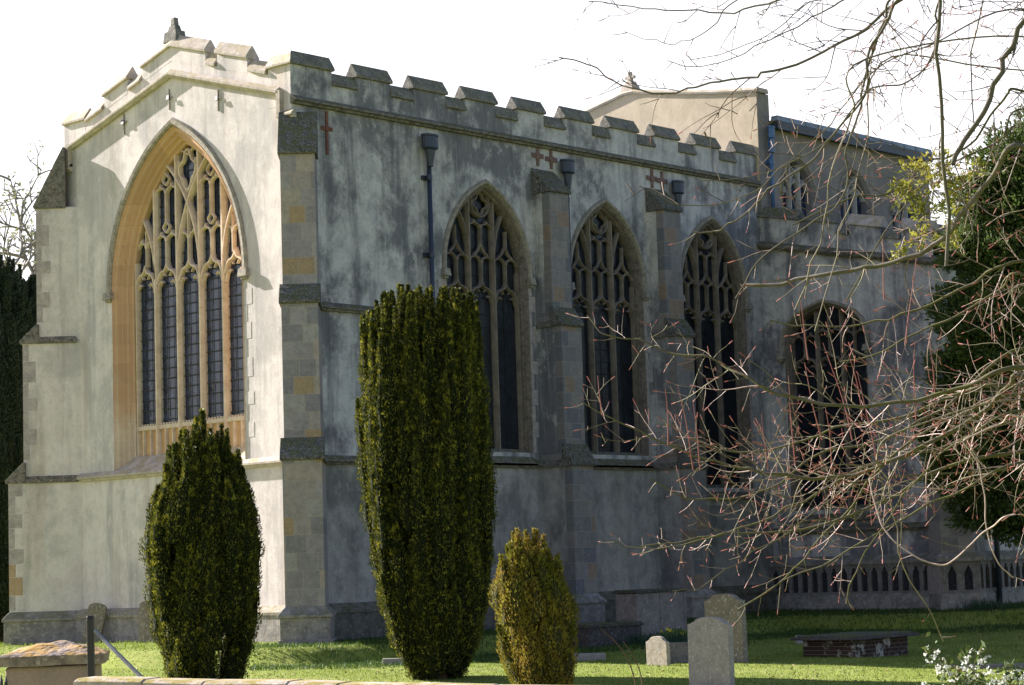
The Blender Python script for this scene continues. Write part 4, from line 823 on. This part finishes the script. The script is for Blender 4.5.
LB = [
 limb([(745, 285), (776, 284), (809, 277), (845, 272), (875, 266), (912, 256), (945, 239), (963, 212), (990, 180), (1024, 148)], 17.5, 19, .060, .016, 3.3, .9, .6, 'limb_top'),
 limb([(590, 316), (604, 334), (637, 340), (672, 352), (704, 357), (730, 368), (747, 378), (780, 394), (817, 401), (868, 406), (910, 401), (961, 388), (1024, 366)], 18, 20, .055, .006, 2.6, 1.2, .62),
 limb([(582, 402), (606, 415), (640, 432), (672, 447), (700, 458), (735, 466), (761, 472), (817, 478), (863, 471), (910, 452), (961, 428), (1005, 392), (1024, 376)], 18.5, 20, .065, .006, 2.4, 1.3, .62),
 limb([(690, 438), (740, 452), (800, 440), (850, 425), (900, 418), (950, 398), (1024, 384)], 19.5, 21, .05, .008, 2.3, 1.2, .6),
 limb([(738, 610), (790, 575), (815, 545), (850, 510), (870, 480), (900, 450), (950, 420), (1024, 395)], 19, 20.5, .045, .008, 2.2, 1.1, .55),
 limb([(640, 545), (690, 540), (740, 530), (780, 512), (820, 490), (860, 470), (905, 455), (950, 445), (1024, 420)], 20, 21, .05, .007, 2.2, 1.2, .55),
 limb([(612, 540), (640, 549), (672, 546), (700, 541), (745, 533), (790, 530), (840, 520), (890, 498), (940, 470), (1024, 450)], 19, 20, .05, .004, 2.0, 1.1, .5),
 limb([(676, 592), (700, 588), (728, 570), (748, 556), (790, 532), (830, 500), (870, 480)], 19.5, 19, .022, .004, 2.3, .9, .4),
 limb([(650, 480), (700, 500), (760, 492), (820, 455), (880, 440), (940, 410), (1024, 350)], 20.5, 21.5, .05, .007, 2.8, 1.3, .6),
 limb([(770, 320), (800, 326), (835, 326), (872, 322), (905, 314), (940, 300), (975, 282), (1024, 262)], 19, 20, .045, .006, 3.2, 1.1, .55),
 limb([(840, 360), (880, 352), (920, 330), (960, 315), (1000, 290), (1024, 276)], 21, 22, .04, .008, 3.2, 1.2, .5),
 limb([(845, 605), (862, 560), (895, 510), (925, 470), (960, 440), (1024, 410)], 17.5, 18.5, .03, .006, 2.0, .8, .45),
 limb([(782, 580), (830, 560), (870, 538), (905, 518), (960, 490), (1024, 462)], 18, 19, .035, .006, 2.0, 1.0, .5),
 # long pale shoots at the lower right
 limb([(868, 478), (880, 520), (893, 540), (915, 556), (932, 563), (948, 564), (970, 545), (990, 528), (1024, 515)], 16.5, 17, .016, .006, 1.9, .5, .3, 'twig'),
 limb([(1012, 578), (998, 562), (987, 530), (985, 500), (980, 470), (972, 452), (965, 440), (1000, 424), (1024, 418)], 16.5, 16.8, .016, .005, 2.1, .5, .3, 'twig'),
 limb([(942, 640), (930, 610), (905, 570), (895, 520), (885, 480), (878, 455), (905, 430), (1024, 400)], 17.8, 18, .02, .005, 2.1, .6, .35, 'twig_o'),
 # upper limbs against the sky
 limb([(560, 58), (591, 65), (613, 80), (632, 89), (663, 94), (689, 89), (716, 82), (748, 77.5), (770, 71), (818, 55), (849, 38), (875, 18), (906, -4), (960, -30), (1024, -60)], 18, 20, .045, .006, 6.5, .5, .55, 'limb_top'),
 limb([(589, 0), (625, 6), (655, 10), (690, 12), (722, 13), (750, 8), (780, 0), (820, -12), (880, -30), (1024, -70)], 19, 21, .04, .005, 6.9, .45, .5, 'limb_top'),
 limb([(625, 30), (650, 41), (674, 44), (696, 36), (716, 22), (737, 0), (780, -20), (900, -60), (1024, -90)], 20, 21, .03, .003, 7.2, .3, .4, 'limb_top'),
 limb([(668, 62), (704, 66), (735, 58), (765, 42), (800, 25), (830, 8), (870, -10), (1024, -60)], 19.5, 20.5, .03, .004, 6.8, .4, .45, 'limb_top'),
 limb([(948, 268), (947, 200), (942, 130), (940, 60), (938, 0), (950, -40), (1024, -80)], 16.5, 17, .035, .014, 6.2, .35, .5, 'limb_top'),
 limb([(952, 164), (963, 144), (985, 108), (998, 77), (1012, 45), (1024, 20), (1060, -30)], 18, 18, .055, .021, 5.6, .3, .5, 'limb_top'),
 limb([(690, 232), (712, 231), (728, 226), (742, 218), (760, 200), (782, 180), (812, 160), (838, 132), (862, 100), (868, 62), (880, 35), (895, 4), (930, -30), (1024, -80)], 17.5, 18.5, .04, .006, 6.4, .7, .5, 'limb_top'),
 limb([(735, 300), (760, 262), (800, 232), (835, 205), (848, 180), (846, 150), (858, 118), (864, 90), (872, 55), (886, 20), (900, -8), (1024, -80)], 18, 18.5, .035, .006, 6.4, .7, .5, 'limb_top'),
 limb([(640, 185), (680, 205), (740, 198), (785, 165), (830, 138), (870, 88), (905, 82), (928, 62), (936, 30), (938, 0), (960, -40), (1024, -90)], 17, 18, .03, .004, 6.2, .5, .45, 'limb_top'),
 limb([(795, 310), (818, 250), (826, 200), (840, 150), (855, 110), (862, 60)], 17.5, 18, .02, .006, 6.4, .7, .45, 'twig_o'),
 limb([(885, 60), (868, 140), (852, 190), (840, 240), (815, 330)][::-1], 18.5, 18, .02, .005, 6.4, .7, .45, 'twig_o'),
 limb([(700, 182), (770, 172), (820, 135), (845, 105), (880, 66), (930, 45), (1024, 10)], 19, 20, .025, .004, 5.8, .7, .5, 'limb_top'),
 limb([(975, 130), (972, 60), (980, 10), (990, -30), (1024, -60)], 19, 19, .02, .006, 6, .3, .4, 'limb_top'),
 limb([(690, 60), (760, 40), (800, 8), (850, -10), (1024, -70)], 21, 22, .03, .004, 7, .4, .5, 'limb_top'),
 limb([(790, 225), (850, 198), (895, 190), (925, 165), (965, 150), (1000, 105), (1024, 90)], 18.5, 19, .035, .006, 4.8, .8, .5),
 limb([(845, 300), (880, 240), (905, 205), (940, 170), (1000, 140), (1024, 110)], 19.5, 19.5, .03, .006, 4.5, .8, .5),
]
twp = {'twig': ([], []), 'twig_o': ([], []), 'bud': ([], [])}; HI = False
def add_twigs(P, R_, dens, tw, lvl, droop, up, vis):
    seg = np.linalg.norm(np.diff(P, axis=0), axis=1); s = np.r_[0, np.cumsum(seg)]; tot = s[vis-1]; pos = gr.uniform(0, .05); side = 1
    while pos < tot:
        i = int(np.searchsorted(s, pos)); i = min(max(i, 1), len(P)-1); T_ = P[i-1]-P[i]; T_ /= np.linalg.norm(T_)+1e-9   # towards the tip
        latv = np.cross(T_, VF); latv /= np.linalg.norm(latv)+1e-9
        d = T_*gr.uniform(.35, 1.1)+latv*side*gr.uniform(.4, 1.1)+VF*gr.normal(0, .5)
        fr = min(1, pos/tot*1.6); ln = tw*gr.uniform(.35, 1.15)*(.45+.75*min(1, fr*2))*(1.3 if HI else 1)
        r0 = min(R_[i]*.6, .0075 if lvl == 0 else .0045)*gr.uniform(.7, 1.1)
        Q, q = grow(P[i], d, ln, max(r0, MINR), droop*gr.uniform(.3, 1.3), up*gr.uniform(.2, 1.4))
        kind = 'twig' if gr.random() < PALE else 'twig_o'
        twp[kind][0].append(Q); twp[kind][1].append(q)
        for qq in range(2, len(Q)-1, 3 if lvl else 4):
            if gr.random() < (.35 if HI else .62):
                dd = (Q[qq]-Q[qq-1]); dd /= np.linalg.norm(dd)+1e-9; dd = dd*.8+gr.normal(0, .6, 3)+np.array([0, 0, .5]); B3, b3 = grow(Q[qq], dd, gr.uniform(.03, .13), .0042, 0, .6, .1, .03)
                k_ = 'bud' if gr.random() < BUDF else kind; twp[k_][0].append(B3); twp[k_][1].append(np.maximum(b3, MINR*.95))
        if MINR < .005 or gr.random() < .25: twp['bud'][0].append(np.array([Q[-1], Q[-1]+(Q[-1]-Q[-2])*.4, Q[-1]+(Q[-1]-Q[-2])*.9])) or twp['bud'][1].append([.003, .0048, .003])
        if lvl == 0 and ln > .3: add_twigs(Q[::-1], q[::-1], dens*.8, ln*.5, 1, droop, up, len(Q))
        pos += gr.uniform(.09, .26)/max(dens, .1)*(.75 if lvl else 1); side = -side if gr.random() < .8 else side
for L_ in LB:
    V, F = tubes_np([L_['P']-trunkp], [L_['R']], 8); lo_ = np_mesh('limb', V, F, M[L_['mat']], tree, True)
    for k in twp: twp[k] = ([], [])
    HI = high = L_['P'][len(L_['P'])//3][2] > 4.6; MINR, BUDF, PALE = (.0052, .05, .15) if high else (.0030, .34, .42)
    add_twigs(L_['P'], L_['R'], L_['dens']*(1.15 if high else .9), L_['tw'], 0, L_['droop'], L_['up'], L_['nvis'])
    for k, nm in (('twig', 'pale_twigs'), ('twig_o', 'olive_twigs'), ('bud', 'red_shoots')):
        if twp[k][0]: V, F = tubes_np([q-trunkp for q in twp[k][0]], twp[k][1], 3 if k != 'bud' else 4); np_mesh(nm, V, F, M['twig_d' if (k == 'twig_o' and high) else k], lo_, True)
V, F = tubes_np([np.array([(0, 0, -.4), (0, 0, 1.5), (.05, 0, 3.5), (-.05, .05, 6.2), (0, 0, 8.5), (.1, 0, 10.5)])], [[.34, .25, .21, .16, .1, .03]], 12); np_mesh('trunk', V, F, M['limb'], tree, True)
# long red water shoots rising from the lower limbs
for px, py, ht in ((693, 470, .75), (852, 440, .9), (862, 420, .6), (822, 440, .7), (795, 465, .8), (884, 300, .55), (905, 345, .9), (668, 445, .5), (768, 470, .5), (916, 420, .7), (832, 470, .55), (602, 415, .35), (876, 460, .8), (935, 400, .6), (808, 360, .6), (700, 470, .6)):
    Q, q = grow(at(px, py, 19.2), VU+VR*gr.normal(-.12, .12), ht, .0062, 0, .1, .06); V, F = tubes_np([Q-trunkp], [q], 5); np_mesh('water_shoot', V, F, M['bud'], tree, True)
# bare tree far left behind the cypresses
p = at(40, 640, 85.0); bt_ = empty('distant_tree', (p[0], p[1], -.4), label='pale thin bare tree rising behind the dark cypresses', cat='tree'); z0 = at(40, 292, 85)[2]
P_, R2 = [np.array([(0, 0, -.2), (0, 0, 4), (.1, 0, 8), (0, 0, z0+3)])], [[.3, .25, .2, .12]]
tips = []
def rec(P0, d, ln, r0, lv):
    Q, q = grow(P0, d, ln, r0, .1, .3, .22, ln/6); P_.append(Q); R2.append(q)
    if lv < 4:
        for _ in range(3 if lv < 3 else 2): i = gr.integers(2, len(Q)); rec(Q[i], (Q[i]-Q[i-1])/np.linalg.norm(Q[i]-Q[i-1])+gr.normal(0, .55, 3), ln*gr.uniform(.5, .75), r0*.72, lv+1)
    else: tips.append(Q[-1])
for k in range(9): rec(np.array([0, 0, z0-2+k*.45]), np.array([gr.normal(0, 1), gr.normal(0, 1), .35])*1.-VR*.5, 3.1, .105, 0)
V, F = tubes_np(P_, R2, 4); np_mesh('trunk', V, F, simple('distant_bark', (.25, .22, .19), (.2, .18, .16), 3), bt_, True)
tp_ = np.repeat(np.array(tips), 3, 0)+gr.normal(0, .12, (len(tips)*3, 3)); V, F = sprigs(tp_, gr.normal(size=tp_.shape), .22, .10, gr); np_mesh('crown', V, F, leafmat('catkins', (.22, .24, .12), (.3, .28, .17), (.2, .2, .1)), bt_)
# mistletoe-like clump where the limbs cross
p = at(928, 195, 18.3); mc = empty('mistletoe_clump', tuple(p), label='yellow-green mistletoe clump hanging in the bare branches', cat='mistletoe')
C_, D_ = [], []; st_p, st_r = [], []
for px, py, rr in ((912, 178, .16), (932, 190, .20), (950, 175, .12), (938, 165, .14), (960, 200, .10), (905, 195, .12), (925, 215, .12), (948, 235, .10), (918, 240, .08), (898, 252, .07), (975, 168, .07)):
    c = at(px, py, 18.2+gr.normal(0, .1))-p
    for _ in range(int(270*rr)):
        v = gr.normal(size=3); v /= np.linalg.norm(v); e = c+v*rr*gr.uniform(.5, 1.05); st_p.append(np.array([c+v*rr*.1, (c+e)/2+gr.normal(0, .01, 3), e])); st_r.append([.003, .0025, .002])
        for s in range(4): C_.append(e+gr.normal(0, .008, 3)); D_.append(v+gr.normal(0, .6, 3))
V, F = sprigs(np.array(C_), np.array(D_), .055, .018, gr); np_mesh('leaves', V, F, leafmat('mistletoe', (.24, .24, .03), (.34, .30, .05), (.16, .19, .03), .4), mc)
V, F = tubes_np(st_p, st_r, 3); np_mesh('stems', V, F, M['twig_o'], mc)
# flowering shrub, bottom right
p = at(985, 720, 24.0); fs = empty('flowering_shrub', (p[0], p[1], float(gz(p[0], p[1]))), label='leafy shrub with small white flowers at the bottom right corner', cat='shrub'); base = np.array([p[0], p[1], float(gz(p[0], p[1]))])
sp, sr2, fl, fd, lf, ld = [], [], [], [], [], []
for px, py in ((930, 650), (938, 662), (944, 668), (955, 676), (968, 660), (976, 652), (972, 672), (984, 668), (993, 682), (1002, 676), (1013, 668), (1022, 672), (948, 684), (963, 686), (980, 684), (1005, 690), (926, 684), (1028, 682), (1018, 688)):
    e = at(px, py, 24+gr.normal(0, .25)); b0 = base+np.array([*gr.normal(0, .35, 2), 0]); P = smooth_path([b0, (b0+e)/2+np.array([0, 0, .12]), e], 8); sp.append(P-base); sr2.append(np.linspace(.007, .003, 8))
    for k in range(10): c = e-base+gr.normal(0, .05, 3)-np.array([0, 0, .05]); fl.append(c); fd.append(gr.normal(size=3))
    for k in range(26): c = P[gr.integers(3, 8)]-base+gr.normal(0, .06, 3); lf.append(c); ld.append(gr.normal(size=3)+np.array([0, 0, .3]))
V, F = tubes_np(sp, sr2, 4); np_mesh('stems', V, F, M['twig_o'], fs)
V, F = sprigs(np.array(lf), np.array(ld), .10, .045, gr); np_mesh('leaves', V, F, leafmat('shrub_leaf', (.05, .09, .02), (.09, .13, .03), (.16, .10, .05)), fs)
fl = np.repeat(np.array(fl), 5, 0); a_ = gr.normal(size=fl.shape); V, F = sprigs(fl, a_, .036, .028, gr); np_mesh('flowers', V, F, leafmat('white_petal', (.8, .8, .76), (.75, .75, .72), (.8, .78, .72), .3), fs)
# two thin sapling stems in the foreground
for px, py, pts, lab in ((638, 700, [(600, 628), (618, 645), (630, 665), (638, 700)], 'thin bare stem curving up to the left'), (644, 700, [(623, 641), (634, 658), (641, 676), (643, 700)], 'thinner shorter bare stem beside the curving one')):
    P = [at(a, b, 22.) for a, b in pts]; g0 = P[-1].copy(); g0[2] = float(gz(g0[0], g0[1])); P = P+[g0]; Q = smooth_path(P, 18); V, F = tubes_np([Q-g0], [np.linspace(.004, .009, 18)], 5)
    o = np_mesh('sapling_stem', V, F, M['bark'], None, True); o.location = g0; tag(o, lab+' in front of the lawn', 'sapling')
# daffodil leaves and grass
def blades(name, pts, h, w, mat, label, kind='stuff', seed=3, par=None, splay=.35):
    r = np.random.default_rng(seed); n = len(pts); C = pts; D = np.stack([r.normal(0, splay, n), r.normal(0, splay, n), np.ones(n)], 1)*(h*r.uniform(.5, 1.3, n))[:, None]
    A = r.normal(size=(n, 3)); A[:, 2] = 0; A /= np.linalg.norm(A, axis=1)[:, None]; A *= w
    V = np.stack([C-A, C+A, C+D*.6+A*.6+0, C+D], 1).reshape(-1, 3); o = np_mesh(name, V, np.arange(4*n).reshape(n, 4), mat, par)
    return tag(o, label, kind=kind) if label else o
def ground_pts(n, px0, px1, d0, d1, seed, cond=None):
    r = np.random.default_rng(seed); d = np.sqrt(r.uniform(d0**2, d1**2, n)); px = r.uniform(px0, px1, n)
    c = np.stack([(px-512)/FPX*d, (640-342.5)/FPX*d, d], 1) @ RM+CAM; P = np.stack([c[:, 0], c[:, 1], gz(c[:, 0], c[:, 1])-.004], 1)
    m = foot_d(P[:, 0], P[:, 1]) > .02; m &= ~((P[:, 0] > 0) & (P[:, 1] > 0)); P = P[m]
    if cond is not None: P = P[cond(P)]
    return P
M['blade'] = leafmat('grass_blade', (.13, .19, .025), (.18, .24, .04), (.27, .28, .07), .45)
blades('grass', ground_pts(150000, -20, 1045, 28, 50, 5), .035, .006, M['blade'], 'short mown grass', seed=6)
edge = ground_pts(60000, -20, 1045, 38, 64, 8, lambda P: (foot_d(P[:, 0], P[:, 1]) < 2.6))
nn = (np.sin(edge[:, 0]*3.1+edge[:, 1]*2.2)+np.sin(edge[:, 0]*7.3-edge[:, 1]*5.1)) ; edge = edge[nn > -.4]
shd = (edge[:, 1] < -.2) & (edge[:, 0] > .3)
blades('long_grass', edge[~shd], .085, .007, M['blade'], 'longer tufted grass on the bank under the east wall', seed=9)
M['blade_shade'] = leafmat('shade_dark_grass', (.035, .075, .014), (.05, .10, .02), (.08, .13, .03), .3); e2 = ground_pts(120000, 250, 1045, 38, 62, 18, lambda P: (foot_d(P[:, 0], P[:, 1]) < 5.0) & (P[:, 1] < -.2))  # darker grass over the shaded lawn band; the shade is put into the blade colour
blades('shade_dark_grass', e2, .075, .009, M['blade_shade'], 'grass along the side wall, coloured darker to stand for its shade', seed=19)
M['daff'] = leafmat('daffodil_leaf', (.03, .07, .035), (.045, .09, .045), (.06, .11, .05), .3)
for k, (px, py, d, w) in enumerate(((672, 620, 46.6, .9), (640, 622, 46.8, .5), (715, 625, 46.2, .6), (985, 600, 52, .7), (700, 628, 45.4, .5))):
    p = at(px, py, d); g = float(gz(p[0], p[1])); n = int(420*w); pts = np.stack([gr.normal(0, w*.5, n), gr.normal(0, .3, n), np.zeros(n)], 1); pts[:, 2] = gz(p[0]+pts[:, 0], p[1]+pts[:, 1])-g
    labs = ['clump of daffodil leaves with yellow flowers before the chest tomb', 'smaller clump of daffodil leaves at the left end of the chest tomb', 'clump of daffodil leaves behind the lichen-spotted headstone', 'clump of daffodil leaves at the foot of the aisle wall by the right edge', 'low clump of daffodil leaves on the bank between chest tomb and headstones']
    rt = empty('daffodil_clump', (p[0], p[1], g), label=labs[k], cat='flowers', group='daffodil clumps on the bank'); blades('leaves', pts, .26, .012, M['daff'], None, seed=20+k, par=rt, splay=.25)
    if k == 0:
        c = np.array([[-.30, -.1, .33], [-.24, -.12, .30], [-.36, 0, .28], [.45, .1, .2]]); c = np.repeat(c, 9, 0); V, F = sprigs(c, gr.normal(size=c.shape), .05, .03, gr); np_mesh('flowers', V, F, simple('daffodil_yellow', (.75, .6, .03), (.8, .65, .05)), rt)

fp = ground_pts(2600, -20, 1045, 29, 50, 41); V, F = sprigs(fp+np.array([0, 0, .02]), gr.normal(size=fp.shape)*np.array([1, 1, .15]), .045, .03, gr); tag(np_mesh('fallen_leaves', V, F, simple('dead_leaf', (.20, .12, .06), (.30, .20, .10), 3)), 'scattered brown fallen leaves on the lawn', kind='stuff')
